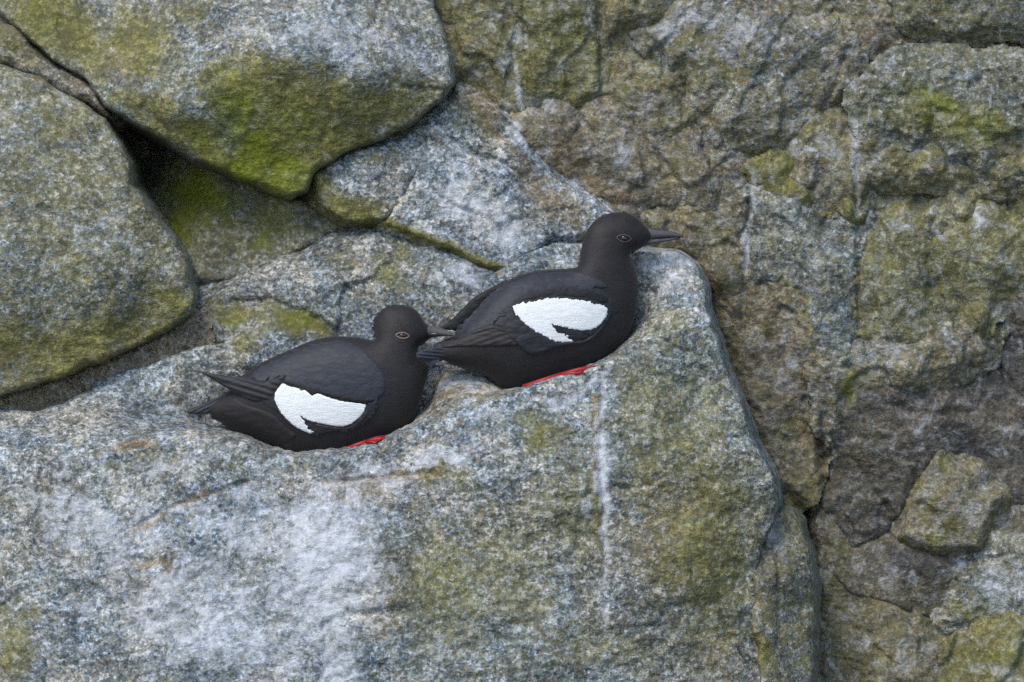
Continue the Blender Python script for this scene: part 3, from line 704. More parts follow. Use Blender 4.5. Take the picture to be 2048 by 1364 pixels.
class Solid:
    """a closed body grown from its side outline: half-thickness follows a pressure field, so every section is round"""
    def __init__(self, poly, step=2.0, depth=1.0, power=0.5, cap=None, smooth=6):
        self.P = P = dense(poly, smooth) if smooth else np.asarray(poly, float)
        pad = 3 * step
        gx = np.arange(P[:, 0].min() - pad, P[:, 0].max() + pad, step); gy = np.arange(P[:, 1].min() - pad, P[:, 1].max() + pad, step)
        self.gx, self.gy, self.step = gx, gy, step
        X, Y = np.meshgrid(gx, gy); self.X, self.Y = X, Y
        sd = sdf(X, Y, P); self.sd = sd
        ins = sd > 0
        u = np.where(ins, sd * 40, 0.0)
        for _ in range(1400):
            p = np.pad(u, 1)
            u = np.where(ins, 0.25 * (p[:-2, 1:-1] + p[2:, 1:-1] + p[1:-1, :-2] + p[1:-1, 2:] + 2.0 * step * step), 0)
        self.t = depth * np.sqrt(u) if cap is None else np.minimum(depth * np.sqrt(u), cap * (1 - np.exp(-depth * np.sqrt(u) / cap)) * 1.0)
    def half(self, x, y):
        gx = np.clip((np.asarray(x, float) - self.gx[0]) / self.step, 0, len(self.gx) - 1.001); gy = np.clip((np.asarray(y, float) - self.gy[0]) / self.step, 0, len(self.gy) - 1.001)
        i = gx.astype(int); j = gy.astype(int); fx = gx - i; fy = gy - j
        t = self.t
        return (t[j, i] * (1 - fx) + t[j, i + 1] * fx) * (1 - fy) + (t[j + 1, i] * (1 - fx) + t[j + 1, i + 1] * fx) * fy
    def build(self, name, mat, parent, org, mid, detail=None):
        """mid(x,y) -> h of the middle sheet"""
        X, Y = self.X.copy(), self.Y.copy()
        mask = self.sd > -0.45 * self.step
        used, idx, f = grid_faces(mask)
        x = X[used].copy(); y = Y[used].copy(); t = self.t[used].copy()
        be = boundary_edges(f); bv = np.unique(be)
        qx, qy = nearest(x[bv], y[bv], self.P)
        x[bv] = qx; y[bv] = qy; t[bv] = 0
        m = mid(x, y)
        d = detail(x, y) if detail else 0
        front = W(x, y, m + t + d * np.clip(t / 6, 0, 1)); back = W(x, y, m - t)
        n = len(x)
        remap = np.arange(n) + n; remap[bv] = bv
        fb = remap[f][:, ::-1]
        V = np.concatenate([front, back]) - org
        # drop the unused copies of the rim
        keep = np.ones(2 * n, bool); keep[n + bv] = False
        new = np.cumsum(keep) - 1
        return mesh_obj(name, V[keep], new[np.concatenate([f, fb])], mat, parent)

def shell(name, poly, surf, lift, mat, parent, org, step=1.8, edge=7.0, smooth=4, ripple=0.0, seed=0, taper=None, frill=0.0):
    """a layer of feathers lying on the surface surf(x,y); dips below it outside its outline"""
    P = dense(poly, smooth) if smooth else np.asarray(poly, float)
    gx = np.arange(P[:, 0].min() - 8, P[:, 0].max() + 8, step); gy = np.arange(P[:, 1].min() - 8, P[:, 1].max() + 8, step)
    X, Y = np.meshgrid(gx, gy)
    fx = X + frill * noise(X / 7, Y / 7, seed + 3); fy = Y + frill * noise(X / 7, Y / 7, seed + 4)
    sd = sdf(fx, fy, P)
    pr = np.where(sd > 0, lift * np.sqrt(1 - np.clip(1 - sd / edge, 0, 1) ** 2 * .999), sd * 1.8)
    if taper: pr = np.where(sd > 0, pr * taper(X, Y), pr)
    h = surf(X, Y) + pr + np.where(sd > 0, ripple * fbm(X, Y * 2.5, 30, seed, 2), 0)
    used, idx, f = grid_faces(sd > -4)
    V = W(X[used], Y[used], h[used])
    be = boundary_edges(f); bv = np.unique(be)
    # give the layer a back so that it has thickness
    back = V.copy(); back[:, 1] += 4.0 * S
    n = len(V)
    sides = np.stack([be[:, 1], be[:, 0], be[:, 0] + n, be[:, 1] + n], -1)
    return mesh_obj(name, np.concatenate([V, back]) - org, np.concatenate([f, f[:, ::-1] + n, sides]), mat, parent)

def feathers(name, region, surf, n, ln, wd, flow, mat, parent, org, lift=1.3, seed=1, exclude=(), mid=None, inset=0.0, jitter=.25, mirror=False):
    """many small overlapping feathers rooted on surf(x,y); flow = [(x, y, dx, dy), ...] is the lie of the plumage"""
    r = np.random.default_rng(seed)
    P = np.asarray(region, float)
    pts = np.stack([r.uniform(P[:, 0].min(), P[:, 0].max(), n * 4), r.uniform(P[:, 1].min(), P[:, 1].max(), n * 4)], -1)
    ok = sdf(pts[:, 0], pts[:, 1], P) > inset
    for e in exclude: ok &= sdf(pts[:, 0], pts[:, 1], e) < 1.0
    pts = pts[ok][:n]
    F = np.asarray(flow, float)
    w = 1 / (((pts[:, None] - F[None, :, :2]) ** 2).sum(-1) + 60.0) ** 1.3
    d = (w[..., None] * F[None, :, 2:4]).sum(1)
    d /= np.linalg.norm(d, axis=1, keepdims=True)
    a = r.normal(0, jitter, len(pts)); c, s_ = np.cos(a), np.sin(a)
    d = np.stack([d[:, 0] * c - d[:, 1] * s_, d[:, 0] * s_ + d[:, 1] * c], -1)
    p = np.stack([-d[:, 1], d[:, 0]], -1)
    L = (ln * r.uniform(.7, 1.25, len(pts)))[:, None]; Wd = (wd * r.uniform(.8, 1.2, len(pts)))[:, None] * .5
    tilt = r.uniform(.5, 1.3, len(pts)) * lift
    V = []
    for (t, q, up) in ((0, -.45, -.5), (0, .45, -.5), (.62, -1, .55), (.62, 1, .55), (.62, 0, .85), (1.0, 0, 1.0), (.88, -.6, .85), (.88, .6, .85)):
        xy = pts + d * L * t + p * Wd * q
        h = surf(xy[:, 0], xy[:, 1]) + tilt * up
        V.append(W(xy[:, 0], xy[:, 1], h))
        if mirror: V[-1] = np.concatenate([V[-1], W(xy[:, 0], xy[:, 1], 2 * mid(xy[:, 0], xy[:, 1]) - h)])
    m = len(V[0]); V = np.stack(V, 1).reshape(-1, 3)
    b = (np.arange(m) * 8)[:, None]
    # root strip and two halves of the vane
    tri = np.concatenate([b + np.array([0, 1, 4]), b + np.array([0, 4, 2]), b + np.array([1, 3, 4]), b + np.array([2, 4, 6]), b + np.array([4, 3, 7]), b + np.array([6, 4, 5]), b + np.array([4, 7, 5])])
    o = mesh_obj(name, V - org, tri, mat, parent)
    tag(o, kind='stuff')
    return o

def tube(name, pts, rad, mat, parent, org, seg=10, flat=1.0):
    """tapered tube along (px,py,h) points; flat squashes it vertically"""
    pts = np.array([W(*p) for p in pts]); V = []; F = []
    n = len(pts)
    for i in range(n):
        d = pts[min(i + 1, n - 1)] - pts[max(i - 1, 0)]; d /= np.linalg.norm(d) + 1e-12
        up = np.array([0, 0, 1.0]); sx = np.cross(d, up); sx /= np.linalg.norm(sx) + 1e-9; uz = np.cross(sx, d)
        for k in range(seg):
            a = 2 * math.pi * k / seg
            V.append(pts[i] + (sx * math.cos(a) + uz * math.sin(a) * flat) * rad[i] * S)
    for i in range(n - 1):
        for k in range(seg):
            k2 = (k + 1) % seg
            F.append((i * seg + k, i * seg + k2, (i + 1) * seg + k2, (i + 1) * seg + k))
    V.append(pts[0]); V.append(pts[-1])
    for k in range(seg):
        F.append((len(V) - 2, (k + 1) % seg, k)); F.append((len(V) - 1, (n - 1) * seg + k, (n - 1) * seg + (k + 1) % seg))
    return mesh_obj(name, np.array(V) - org, F, mat, parent)

def merge(name, objs, mat, parent):
    """join helper meshes into one part"""
    bm = bmesh.new()
    for o in objs:
        bm.from_mesh(o.data)
    me = bpy.data.meshes.new(name); bm.to_mesh(me); bm.free()
    for p in me.polygons: p.use_smooth = True
    me.materials.append(mat)
    for o in objs:
        d = o.data; bpy.data.objects.remove(o); bpy.data.meshes.remove(d)
    r = bpy.data.objects.new(name, me); COL.link(r); r.parent = parent
    return r

def ellipsoid(name, c, rx, ry, rd, mat, parent, org, tilt=0.0):
    V = []; F = []
    nu, nv = 20, 12
    a = math.radians(tilt)
    for j in range(nv + 1):
        ph = math.pi * j / nv
        for i in range(nu):
            th = 2 * math.pi * i / nu
            x = rx * math.sin(ph) * math.cos(th); y = ry * math.sin(ph) * math.sin(th)
            V.append(W(c[0] + x * math.cos(a) - y * math.sin(a), c[1] + x * math.sin(a) + y * math.cos(a), c[2] + rd * math.cos(ph)))
    for j in range(nv):
        for i in range(nu):
            i2 = (i + 1) % nu
            F.append((j * nu + i, (j + 1) * nu + i, (j + 1) * nu + i2, j * nu + i2))
    return mesh_obj(name, np.array(V) - org, F, mat, parent)

def ring(name, c, rx, ry, r, mat, parent, org, surf, tilt=0.0, lift=0.0):
    V = []; F = []; nu, nv = 32, 8
    a = math.radians(tilt)
    for i in range(nu):
        th = 2 * math.pi * i / nu
        pinch = 1 + 0.16 * abs(math.cos(th)) ** 6
        for j in range(nv):
            ph = 2 * math.pi * j / nv
            qx = (rx * pinch + r * math.cos(ph)) * math.cos(th); qy = (ry + r * math.cos(ph)) * math.sin(th)
            x = c[0] + qx * math.cos(a) - qy * math.sin(a); y = c[1] + qx * math.sin(a) + qy * math.cos(a)
            V.append(W(x, y, float(surf(np.array([x]), np.array([y]))[0]) + lift + r * math.sin(ph)))
    for i in range(nu):
        for j in range(nv):
            i2 = (i + 1) % nu; j2 = (j + 1) % nv
            F.append((i * nv + j, i * nv + j2, i2 * nv + j2, i2 * nv + j))
    return mesh_obj(name, np.array(V) - org, F, mat, parent)

def bird_root(label, px, py, h):
    o = bpy.data.objects.new('guillemot', None)
    org = W(px, py, h)
    o.location = org; o.empty_display_size = 0.05
    COL.link(o)
    tag(o, label, 'bird', 'black seabirds resting on the ledge')
    return o, org

def foot(root, org, heel, ball, toes, rad=4.2):
    """tarsus lying on the ledge, three toes, web and claws"""
    fr = tube('foot', [heel, tuple((np.array(heel) * .5 + np.array(ball) * .5)), ball], [rad * .9, rad, rad * 1.05], M_RED, None, org)
    bits = [fr]
    for t in toes:
        mid = tuple(np.array(ball) * .5 + np.array(t) * .5 + np.array((0, -1.5, 0)))
        bits.append(tube('toe', [ball, mid, t], [rad * .95, rad * .8, rad * .45], M_RED, None, org))
    # web
    bl = np.array(ball, float); V = [W(*bl)]; F = []
    for k in range(len(toes) - 1):
        a = np.array(toes[k], float); b = np.array(toes[k + 1], float); m = (a + b) / 2 * .82 + bl * .18
        base = len(V); V += [W(*(bl * .1 + a * .9)), W(*m), W(*(bl * .1 + b * .9))]
        F += [(0, base, base + 1), (0, base + 1, base + 2)]
    V = np.array(V); n = len(V)
    V2 = np.concatenate([V, V + np.array((0, 0, -2.2 * S))]); F2 = F + [tuple(i + n for i in f[::-1]) for f in F]
    bits.append(mesh_obj('web', V2 - org, F2, M_RED, None))
    o = merge('foot', bits, M_RED, root)
    for t in toes:
        d = np.array(t) - bl; d = d / np.linalg.norm(d)
        c = tube('claw', [t, tuple(np.array(t) + d * 5 + (0, 1, 0)), tuple(np.array(t) + d * 9 + (0, 3.5, 0))], [1.9, 1.5, .3], M_DARK, o, org, 6)
    return o

def zp1(pts): return [(820 + x * 0.29326, 400 + y * 0.29326) for x, y in pts]
def zp2(pts): return [(340 + x * 0.29297, 560 + y * 0.29297) for x, y in pts]

# ------------------------------------------------ the upper bird
def upper_bird():
    root, org = bird_root('black bird with head raised and long bill, sitting higher on the ledge', 1110, 770, 275)
    mid = lambda x, y: 282.0 - 0.15 * (np.asarray(x, float) - 1110)
    body_poly = zp1([(1640, 212), (1600, 162), (1555, 120), (1500, 92), (1440, 80), (1370, 88), (1300, 113), (1243, 158), (1207, 210), (1185, 270), (1167, 330), (1157, 395), (1148, 448),
                     (1100, 464), (1000, 470), (900, 478), (800, 497), (700, 532), (610, 595), (540, 670), (460, 765), (370, 865), (280, 945), (190, 1010), (180, 1060), (240, 1098), (320, 1130), (400, 1152), (500, 1182), (560, 1225),
                     (620, 1285), (720, 1310), (860, 1295), (1000, 1240), (1150, 1190), (1270, 1150), (1350, 1098), (1430, 1015), (1482, 930), (1520, 840), (1546, 740), (1556, 650), (1555, 560), (1541, 480), (1518, 415),
                     (1500, 372), (1545, 345), (1600, 312), (1635, 280), (1650, 245)])
    B = Solid(body_poly, 1.9, 0.9, smooth=4)
    front = lambda x, y: mid(x, y) + B.half(x, y)
    B.build('body', M_BODY, root, org, mid, lambda x, y: 1.0 * fbm(x, y, 34, 3, 2))
    # tail
    T = Solid(zp1([(420, 985), (300, 985), (180, 998), (90, 1020), (45, 1042), (52, 1078), (90, 1102), (150, 1100), (250, 1085), (400, 1110), (480, 1060)]), 1.8, .55, smooth=4)
    tl = T.build('tail', M_BACK_SKYLIT, root, org, lambda x, y: mid(x, y) + 9 + 0.10 * (880 - x), lambda x, y: 1.6 * np.sin((y - 0.08 * (x - 830)) * 0.9))
    # far wing tip
    Fw = Solid(zp1([(195, 872), (260, 835), (330, 770), (420, 678), (500, 626), (580, 585), (660, 545), (700, 600), (560, 680), (440, 800), (330, 890), (250, 885)]), 1.8, .35, smooth=3)
    Fw.build('far_wing', M_DARK, root, org, lambda x, y: mid(x, y) - 40 + 0.12 * (x - 880))
    # scapulars: blue sky sheen along the back, painted into the colour
    shell('mantle', zp1([(1300, 545), (1180, 500), (1050, 490), (900, 500), (760, 535), (640, 590), (540, 665), (450, 760), (370, 850), (315, 905), (400, 900), (500, 865), (590, 810), (680, 720), (800, 650), (950, 605), (1100, 590), (1250, 600), (1340, 600)]),
          front, 4.0, M_BACK_SKYLIT, root, org, edge=16, seed=4, ripple=.4)
    wsurf = front
    # wing with its layers
    wing = shell('wing', zp1([(1385, 690), (1300, 610), (1150, 572), (980, 575), (820, 610), (700, 680), (610, 780), (570, 850), (640, 920), (740, 990), (800, 1040), (850, 1052), (960, 1018), (1080, 985), (1190, 964), (1280, 900), (1350, 820), (1390, 750)]),
                 wsurf, 3.2, M_WING, root, org, edge=14, seed=6, ripple=.7)
    w1 = lambda x, y: wsurf(x, y) + 3.2
    shell('scapular_feathers', zp1([(1340, 660), (1200, 610), (1050, 600), (900, 615), (780, 650), (700, 710), (760, 690), (850, 678), (980, 658), (1100, 662), (1220, 680), (1330, 705)]), w1, 2.2, M_DARK, wing, org, edge=8, seed=7, frill=1.5, ripple=.4)
    shell('secondary_feathers', zp1([(575, 845), (640, 800), (705, 762), (760, 822), (840, 885), (920, 925), (1000, 968), (1100, 972), (1185, 966), (1080, 988), (960, 1020), (850, 1054), (790, 1035), (735, 985), (660, 920)]),
          w1, 2.2, M_WING, wing, org, edge=5, seed=8, ripple=.8)
    shell('wing_patch', zp1([(700, 722), (760, 697), (850, 686), (900, 672), (990, 664), (1100, 669), (1200, 684), (1290, 704), (1342, 722), (1352, 760), (1334, 802), (1302, 850), (1250, 881), (1180, 891), (1090, 877), (1020, 857), (968, 846), (985, 876),
                             (1015, 902), (1092, 920), (1076, 940), (1112, 966), (1000, 966), (900, 917), (820, 871), (760, 817), (712, 760)]), w1, 1.5, M_WHITE, wing, org, step=1.5, edge=4, smooth=2, seed=9, frill=1.3, ripple=.35)
    shell('wing_edge', zp1([(1000, 966), (1110, 968), (1185, 958), (1255, 915), (1315, 845), (1330, 855), (1265, 930), (1190, 972), (1100, 982)]), w1, 1.6, M_BROWN, wing, org, edge=3, seed=10)
    # folded primaries over the rump
    shell('primary_feathers', zp1([(738, 985), (665, 905), (605, 862), (550, 846), (470, 868), (390, 900), (310, 932), (230, 966), (165, 996), (240, 1006), (340, 1002), (450, 1000), (600, 998)]), front, 4.5, M_BROWN, wing, org, edge=5, seed=12, ripple=.5,
          taper=lambda x, y: 1 + 0.10 * np.sin((y + 0.36 * (x - 880)) * 0.55))
    shell('primary_edge', zp1([(560, 850), (470, 872), (390, 905), (310, 938), (325, 950), (400, 925), (480, 900), (570, 880), (640, 900), (620, 872)]), lambda x, y: front(x, y) + 4.5, 1.2, M_WING, wing, org, edge=3, seed=14)
    # bill
    bill = Solid(zp1([(1605, 190), (1665, 198), (1720, 204), (1790, 214), (1838, 230), (1866, 250), (1830, 256), (1760, 258), (1680, 264), (1610, 268)]), 1.4, .8, smooth=3)
    b = bill.build('bill', M_BILL, root, org, mid)
    low = Solid(zp1([(1600, 268), (1680, 262), (1760, 257), (1845, 253), (1805, 273), (1740, 287), (1680, 297), (1620, 310), (1585, 318)]), 1.4, .9, smooth=3)
    low.build('lower_mandible', M_BILL, b, org, lambda x, y: mid(x, y))
    # eye
    ex, ey = zp1([(1460, 262)])[0]
    eh = float(front(np.array([ex]), np.array([ey]))[0])
    e = ellipsoid('eye', (ex, ey, eh - 1.5), 7.2, 6.4, 4.5, M_EYE, root, org, 4)
    ring('eyelid', (ex, ey), 12.0, 7.2, 1.5, M_LID, root, org, front, 6, 0.6)
    # plumage
    patch = np.array(zp1([(700, 722), (760, 697), (850, 686), (900, 672), (990, 664), (1100, 669), (1200, 684), (1290, 704), (1342, 722), (1352, 760), (1334, 802), (1302, 850), (1250, 881), (1180, 891), (1090, 877), (1020, 857), (968, 846), (985, 876),
                          (1015, 902), (1092, 920), (1076, 940), (1112, 966), (1000, 966), (900, 917), (820, 871), (760, 817), (712, 760)]))
    eyez = np.array([(ex - 15, ey - 10), (ex + 15, ey - 10), (ex + 15, ey + 10), (ex - 15, ey + 10)])
    zf = lambda l: [zp1([(x, y)])[0] + (dx, dy) for x, y, dx, dy in l]
    flow = zf([(1550, 180, -1, -.2), (1440, 120, -1, .1), (1300, 180, -.7, .7), (1400, 350, -.5, .9), (1250, 400, -.35, 1), (1450, 500, -.3, 1), (1480, 750, -.4, .9), (1300, 1050, -.95, .2), (1000, 1130, -1, .15), (600, 1100, -1, -.05), (300, 1030, -1, .1),
               (1100, 520, -.95, .25), (800, 560, -.85, .5), (600, 700, -.7, .7), (450, 850, -.7, .7), (1250, 650, -.8, .55), (900, 800, -.9, .5), (700, 900, -.95, .4)])
    head = np.array(zp1([(1600, 175), (1500, 92), (1370, 90), (1240, 160), (1180, 290), (1158, 440), (1300, 520), (1530, 480), (1500, 372), (1610, 300)]))
    shl = np.array(zp1([(1300, 545), (1050, 490), (760, 535), (540, 665), (370, 850), (580, 850), (735, 985), (850, 1052), (1190, 964), (1350, 820), (1385, 690)]))
    feathers('body_feathers', B.P, front, 5200, 9, 5, flow, M_BODY, root, org, .6, 3, (eyez, head, shl), mid, 2, mirror=True)
    feathers('head_feathers', head, front, 2600, 5, 2.6, flow, M_BODY, root, org, .4, 4, (eyez,), mid, 1, mirror=True)
    feathers('back_feathers', np.array(zp1([(1300, 545), (1180, 500), (1050, 490), (900, 500), (760, 535), (640, 590), (540, 665), (450, 760), (370, 850), (400, 890), (500, 865), (590, 810), (680, 720), (800, 650), (950, 605), (1100, 590), (1250, 600)])),
             lambda x, y: front(x, y) + 3.4, 900, 15, 8, flow, M_BACK_SKYLIT, root, org, .8, 5, (), mid, 1)
    feathers('covert_feathers', np.array(zp1([(1370, 690), (1300, 620), (1150, 582), (980, 585), (820, 620), (710, 690), (620, 780), (700, 770), (800, 690), (980, 655), (1200, 675), (1345, 715), (1360, 790), (1310, 870), (1200, 930), (1110, 925), (1000, 880), (1060, 870), (1180, 900), (1300, 860), (1375, 760)])),
             lambda x, y: w1(x, y) + .6, 800, 9, 6, flow, M_WING, wing, org, .8, 6, (patch,), mid, 0)
    feathers('white_coverts', patch, lambda x, y: w1(x, y) + 1.2, 520, 9, 5, zf([(1300, 760, -.8, .5), (1000, 720, -.75, .6), (800, 760, -.75, .65), (950, 900, -.3, .9), (1200, 840, -.9, .3)]), M_WHITE, wing, org, .35, 7, (), mid, 6.5, .10)
    # feet
    foot(root, org, (1046, 773, 336), (1118, 750, 344), [(1196, 730, 322), (1190, 733, 348), (1164, 746, 366)], 4.3)
    foot(root, org, (1060, 764, 240), (1130, 744, 236), [(1200, 728, 246), (1196, 728, 226), (1176, 736, 210)], 4.0)
upper_bird()

# ------------------------------------------------ the lower bird
def lower_bird():
    root, org = bird_root('black bird with lowered head, preening the tail of its neighbour', 640, 905, 280)
    mid = lambda x, y: 268.0 + 0.06 * (np.asarray(x, float) - 640)
    body_poly = zp2([(1806, 345), (1775, 315), (1742, 285), (1720, 250), (1690, 212), (1640, 181), (1580, 168), (1510, 172), (1450, 200), (1408, 248), (1390, 300), (1392, 350), (1402, 385), (1385, 408), (1300, 392), (1200, 384), (1100, 384), (1000, 405), (900, 440), (800, 484),
                     (700, 528), (600, 580), (510, 640), (430, 720), (350, 800), (280, 850), (250, 890), (290, 925), (340, 968), (400, 1005), (470, 1035), (560, 1078), (650, 1122), (760, 1165), (850, 1205), (920, 1222), (1000, 1218), (1100, 1205),
                     (1250, 1182), (1370, 1145), (1470, 1095), (1560, 1048), (1640, 985), (1690, 880), (1730, 750), (1760, 650), (1768, 590), (1748, 545), (1708, 505), (1690, 475), (1712, 446), (1752, 418), (1785, 392), (1806, 372)])
    B = Solid(body_poly, 1.9, 0.9, smooth=4)
    front = lambda x, y: mid(x, y) + B.half(x, y)
    B.build('body', M_BODY, root, org, mid, lambda x, y: 1.0 * fbm(x, y, 34, 13, 2))
    T = Solid(zp2([(420, 760), (320, 800), (230, 842), (160, 872), (112, 898), (130, 914), (200, 918), (300, 912), (400, 950), (460, 880)]), 1.8, .5, smooth=4)
    T.build('tail', M_BACK_SKYLIT, root, org, lambda x, y: mid(x, y) + 2, lambda x, y: 1.6 * np.sin((y + 0.5 * (x - 375)) * 0.8))
    shell('mantle', zp2([(1400, 560), (1300, 460), (1180, 420), (1050, 425), (900, 470), (760, 530), (640, 590), (560, 640), (640, 680), (760, 640), (800, 645), (770, 690), (880, 715), (970, 745), (1080, 770), (1200, 800), (1330, 822), (1410, 820), (1470, 760), (1460, 650)]),
          front, 4.5, M_BACK_SKYLIT, root, org, edge=18, seed=24, ripple=.5)
    wing = shell('wing', zp2([(770, 680), (900, 715), (1000, 745), (1200, 790), (1400, 815), (1430, 850), (1390, 920), (1330, 985), (1230, 1020), (1100, 1035), (1000, 1058), (900, 1040), (800, 985), (730, 900), (640, 850), (600, 780), (680, 700)]),
                 front, 3.2, M_WING, root, org, edge=14, seed=26, ripple=.7)
    w1 = lambda x, y: front(x, y) + 3.2
    shell('scapular_feathers', zp2([(780, 672), (900, 705), (1000, 735), (1150, 775), (1300, 800), (1410, 815), (1350, 845), (1280, 842), (1180, 828), (1100, 808), (1060, 792), (1000, 774), (972, 788), (920, 752), (870, 738), (770, 705)]), w1, 2.4, M_DARK, wing, org, edge=8, seed=27, frill=1.5)  # black band puts the shade above the white patch into the colour
    shell('wing_patch', zp2([(775, 702), (810, 722), (870, 737), (920, 752), (958, 780), (975, 792), (1000, 772), (1060, 792), (1100, 807), (1180, 827), (1280, 841), (1337, 850), (1332, 890), (1302, 930), (1240, 980), (1180, 1001), (1100, 991), (1010, 976), (930, 950), (890, 925),
                             (905, 952), (925, 968), (918, 985), (945, 1000), (950, 1018), (997, 1040), (940, 1040), (860, 1002), (800, 952), (750, 892), (720, 832), (714, 790), (735, 742)]), w1, 1.5, M_WHITE, wing, org, step=1.5, edge=4, smooth=2, seed=29, frill=1.3, ripple=.35)
    shell('wing_edge', zp2([(1000, 985), (1100, 1000), (1190, 1008), (1250, 985), (1310, 930), (1342, 880), (1360, 900), (1320, 965), (1240, 1015), (1100, 1022), (1010, 1008)]), w1, 1.6, M_BROWN, wing, org, edge=3, seed=30)
    Pm = Solid(zp2([(216, 634), (207, 630), (217, 629), (300, 640), (430, 660), (540, 668), (640, 690), (720, 668), (790, 645), (770, 700), (725, 770), (722, 850), (640, 835), (560, 828), (480, 790), (400, 745), (320, 698)]), 1.8, .42, smooth=3)
    Pm.build('primary_feathers', M_WING, wing, org, lambda x, y: mid(x, y) + 44 + 0.16 * (x - 480), lambda x, y: 1.1 * np.sin((y - 0.30 * (x - 400)) * 0.5))
    shell('flank_feathers', zp2([(430, 800), (520, 850), (620, 880), (720, 930), (800, 1010), (860, 1060), (800, 1100), (650, 1060), (500, 990), (380, 930), (330, 880)]), front, 4, M_BODY, root, org, edge=10, seed=33, ripple=.8)
    # bill, turned towards the viewer
    base = np.array((862, 662.5, 290.0)); tip = np.array((911, 671.0, 346.0))
    n = 9
    pts = [tuple(base + (tip - base) * t + np.array((0, 1.6 * math.sin(t * 3.1) * -1, 0))) for t in np.linspace(-.25, 1, n)]
    rad = [12, 12, 11.5, 10.2, 8.8, 7.2, 5.4, 3.6, 1.0]
    b = tube('bill', pts, rad, M_BILL, root, org, 14, 1.0)
    lp = [tuple(np.array(p) + np.array((-1, 4.0 * (1 - t) + .6, 0))) for p, t in zip(pts, np.linspace(0, 1, n))]
    tube('lower_mandible', lp[:-1], [r * .72 for r in rad[:-1]], M_BILL, b, org, 12)
    tube('gape', [tuple(np.array(p) + np.array((0, 3.4 * (1 - t) + .6, r * .72))) for p, t, r in zip(pts[2:7], np.linspace(.2, .8, 5), rad[2:7])], [.7] * 5, M_MOUTH, b, org, 6)
    # two small pale flecks on the bill
    tube('pale_fleck', [(896, 663, 342), (903, 661.5, 346), (911, 664, 350)], [.9, 2.0, .8], M_MOUTH, b, org, 6)
    tube('pale_fleck', [(862, 668, 318), (867, 667, 322), (873, 668, 326)], [.5, 1.0, .5], M_MOUTH, b, org, 6)
    ex, ey = zp2([(1588, 379)])[0]
    eh = float(front(np.array([ex]), np.array([ey]))[0])
    ellipsoid('eye', (ex, ey, eh - 1.8), 8.0, 5.0, 4.2, M_EYE, root, org, 4)
    ring('eyelid', (ex, ey), 11.2, 5.6, 1.5, M_LID2, root, org, front, 5, 0.6)
    patch = np.array(zp2([(775, 702), (870, 737), (958, 780), (975, 792), (1000, 772), (1100, 807), (1280, 841), (1337, 850), (1332, 890), (1302, 930), (1240, 980), (1180, 1001), (1100, 991), (1010, 976), (930, 950), (890, 925), (925, 968), (950, 1018), (997, 1040), (940, 1040), (860, 1002), (800, 952), (750, 892), (720, 832), (714, 790), (735, 742)]))
    eyez = np.array([(ex - 15, ey - 9), (ex + 15, ey - 9), (ex + 15, ey + 9), (ex - 15, ey + 9)])
    zf = lambda l: [zp2([(x, y)])[0] + (dx, dy) for x, y, dx, dy in l]
    flow = zf([(1700, 260, -1, -.3), (1580, 200, -1, .1), (1450, 260, -.8, .6), (1550, 450, -.6, .8), (1450, 480, -.6, .8), (1650, 620, -.4, 1), (1680, 850, -.5, .9), (1500, 1020, -.9, .4), (1100, 1120, -1, .1), (700, 1050, -1, -.1), (400, 920, -1, -.1),
               (1200, 450, -1, .2), (900, 520, -.9, .45), (650, 620, -.85, .5), (1350, 650, -.8, .6), (1000, 700, -.95, .3), (1400, 800, -.8, .5), (900, 1000, -.95, .2)])
    head = np.array(zp2([(1740, 290), (1690, 215), (1580, 170), (1450, 202), (1392, 300), (1402, 390), (1400, 520), (1600, 600), (1700, 505), (1690, 475), (1760, 410)]))
    shl = np.array(zp2([(1400, 560), (1180, 420), (900, 470), (640, 590), (560, 640), (600, 780), (730, 900), (900, 1040), (1230, 1020), (1430, 850), (1470, 760)]))
    feathers('body_feathers', B.P, front, 5200, 9, 5, flow, M_BODY, root, org, .6, 13, (eyez, head, shl), mid, 2, mirror=True)
    feathers('head_feathers', head, front, 2600, 5, 2.6, flow, M_BODY, root, org, .4, 14, (eyez,), mid, 1, mirror=True)
    feathers('back_feathers', np.array(zp2([(1400, 560), (1300, 460), (1180, 420), (1050, 425), (900, 470), (760, 530), (640, 590), (580, 640), (640, 670), (760, 640), (800, 645), (790, 680), (970, 735), (1200, 790), (1330, 812), (1410, 810), (1460, 750), (1455, 650)])),
             lambda x, y: front(x, y) + 3.8, 1300, 15, 8, flow, M_BACK_SKYLIT, root, org, .8, 15, (), mid, 1)
    feathers('covert_feathers', np.array(zp2([(1400, 825), (1420, 860), (1380, 920), (1320, 980), (1230, 1012), (1100, 1028), (1000, 1045), (940, 990), (1100, 1005), (1200, 1010), (1310, 945), (1345, 870)])), lambda x, y: w1(x, y) + .4, 260, 9, 5, flow, M_WING, wing, org, .8, 16, (patch,), mid, 0)
    feathers('white_coverts', patch, lambda x, y: w1(x, y) + 1.2, 520, 9, 5, zf([(1300, 880, -.85, .4), (1000, 850, -.85, .45), (800, 780, -.6, .75), (850, 950, .2, .95), (1150, 950, -.95, .2)]), M_WHITE, wing, org, .35, 17, (), mid, 6.5, .10)
    foot(root, org, (690, 898, 322), (732, 884, 336), [(775, 871, 318), (774, 876, 348), (752, 886, 372)], 4.3)
    foot(root, org, (690, 888, 226), (735, 872, 222), [(780, 862, 230), (778, 862, 214), (762, 868, 200)], 4.0)
lower_bird()

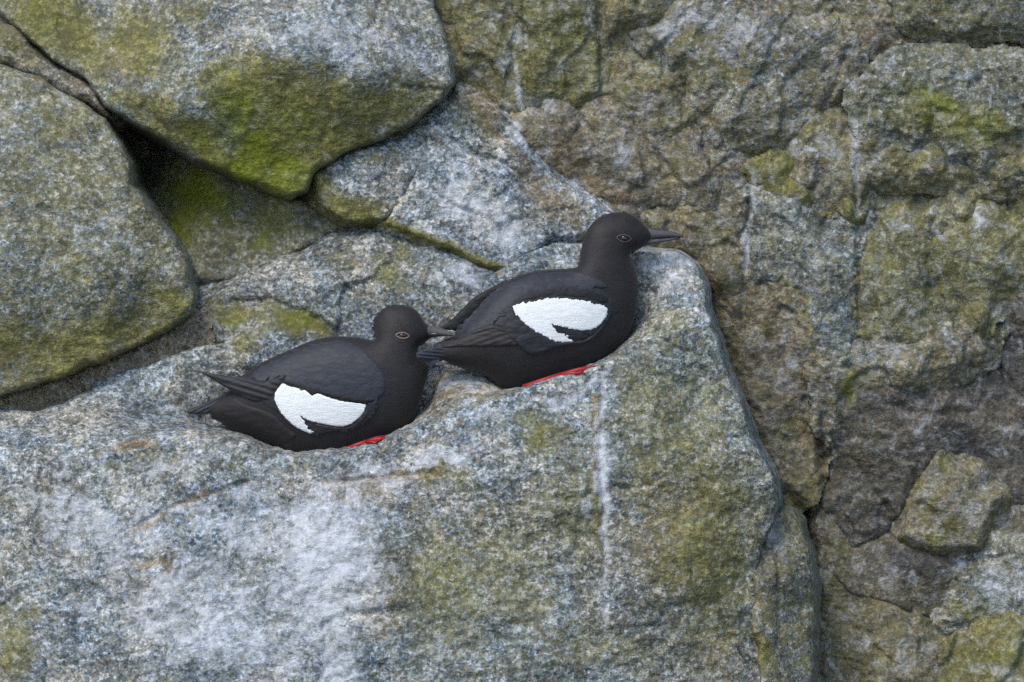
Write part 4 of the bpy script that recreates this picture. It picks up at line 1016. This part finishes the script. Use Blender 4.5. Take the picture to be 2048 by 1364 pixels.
# ---------------------------------------------------------------- soil, grit and small litter on the ledge
def soil():
    P = [(-240, 850), (-60, 806), (0, 796), (120, 756), (240, 712), (330, 668), (385, 628), (430, 632), (440, 700), (400, 712), (300, 745), (210, 778), (130, 826), (60, 832), (0, 826), (-240, 880)]
    gx = np.arange(-190, 460, 3.0); gy = np.arange(600, 880, 3.0)
    X, Y = np.meshgrid(gx, gy)
    sd = sdf(X + 5 * fbm(X, Y, 40, 2, 3), Y + 5 * fbm(X, Y, 40, 3, 3), np.array(P, float))
    h = rbf([(-150, 840, 158), (0, 815, 160), (130, 790, 158), (250, 735, 158), (380, 665, 150), (420, 650, 148)])(X, Y) + 7 * fbm(X, Y, 34, 8, 3) + 4 * fbm(X, Y, 10, 9, 2) + np.minimum(sd, 8) * .8
    used, idx, f = grid_faces(sd > -14)
    V = W(X[used], Y[used], h[used]); n = len(V)
    be = boundary_edges(f)
    back = V.copy(); back[:, 1] += 0.03
    o = mesh_obj('soil', np.concatenate([V, back]), np.concatenate([f, f[:, ::-1] + n, np.stack([be[:, 1], be[:, 0], be[:, 0] + n, be[:, 1] + n], -1)]), GRANITE,
                 attrs={k: np.full(2 * n, v) for k, v in (('brown', .62), ('olive', .12), ('dark', .12), ('moss', 0), ('guano_and_light', .12), ('tone', 0))})
    tag(o, 'brown gritty soil in the crevice under the left boulder', 'soil', kind='stuff')
    # grit: small angular crumbs, too many to count
    r = np.random.default_rng(5); VV = []; FF = []
    ico = [(-1, -1, -1), (1, -1, -.8), (1, 1, -1), (-1, 1, -.9), (-.8, -.9, 1), (.9, -1, .8), (1, .9, 1), (-1, .8, .9)]
    fc = [(0, 3, 2, 1), (4, 5, 6, 7), (0, 1, 5, 4), (1, 2, 6, 5), (2, 3, 7, 6), (3, 0, 4, 7)]
    ys, xs = np.where(sd > 2)
    for k in r.integers(0, len(xs), 600):
        s = r.uniform(.8, 2.4); b = len(VV)
        for c in ico:
            q = np.array(c) * s * r.uniform(.6, 1.2, 3)
            VV.append(W(X[ys[k], xs[k]] + q[0], Y[ys[k], xs[k]] + q[1], h[ys[k], xs[k]] + q[2]))
        FF += [tuple(b + i for i in f_) for f_ in fc]
    o = mesh_obj('grit', np.array(VV), FF, plain('grit_stone', (0.23, 0.20, 0.165), .85, .6, 160, .3), smooth=False)
    tag(o, 'loose grit lying on the crevice soil', 'grit', kind='stuff')
soil()
o = tube('splinter', [(80, 847, 206), (90, 841, 210), (102, 835, 212)], [1.6, 2.2, 1.2], M_PALE, None, W(90, 845, 206), 7)
o.location = W(90, 845, 206)
tag(o, 'thin white splinter lying on the dark ledge rock below the left boulder', 'splinter')
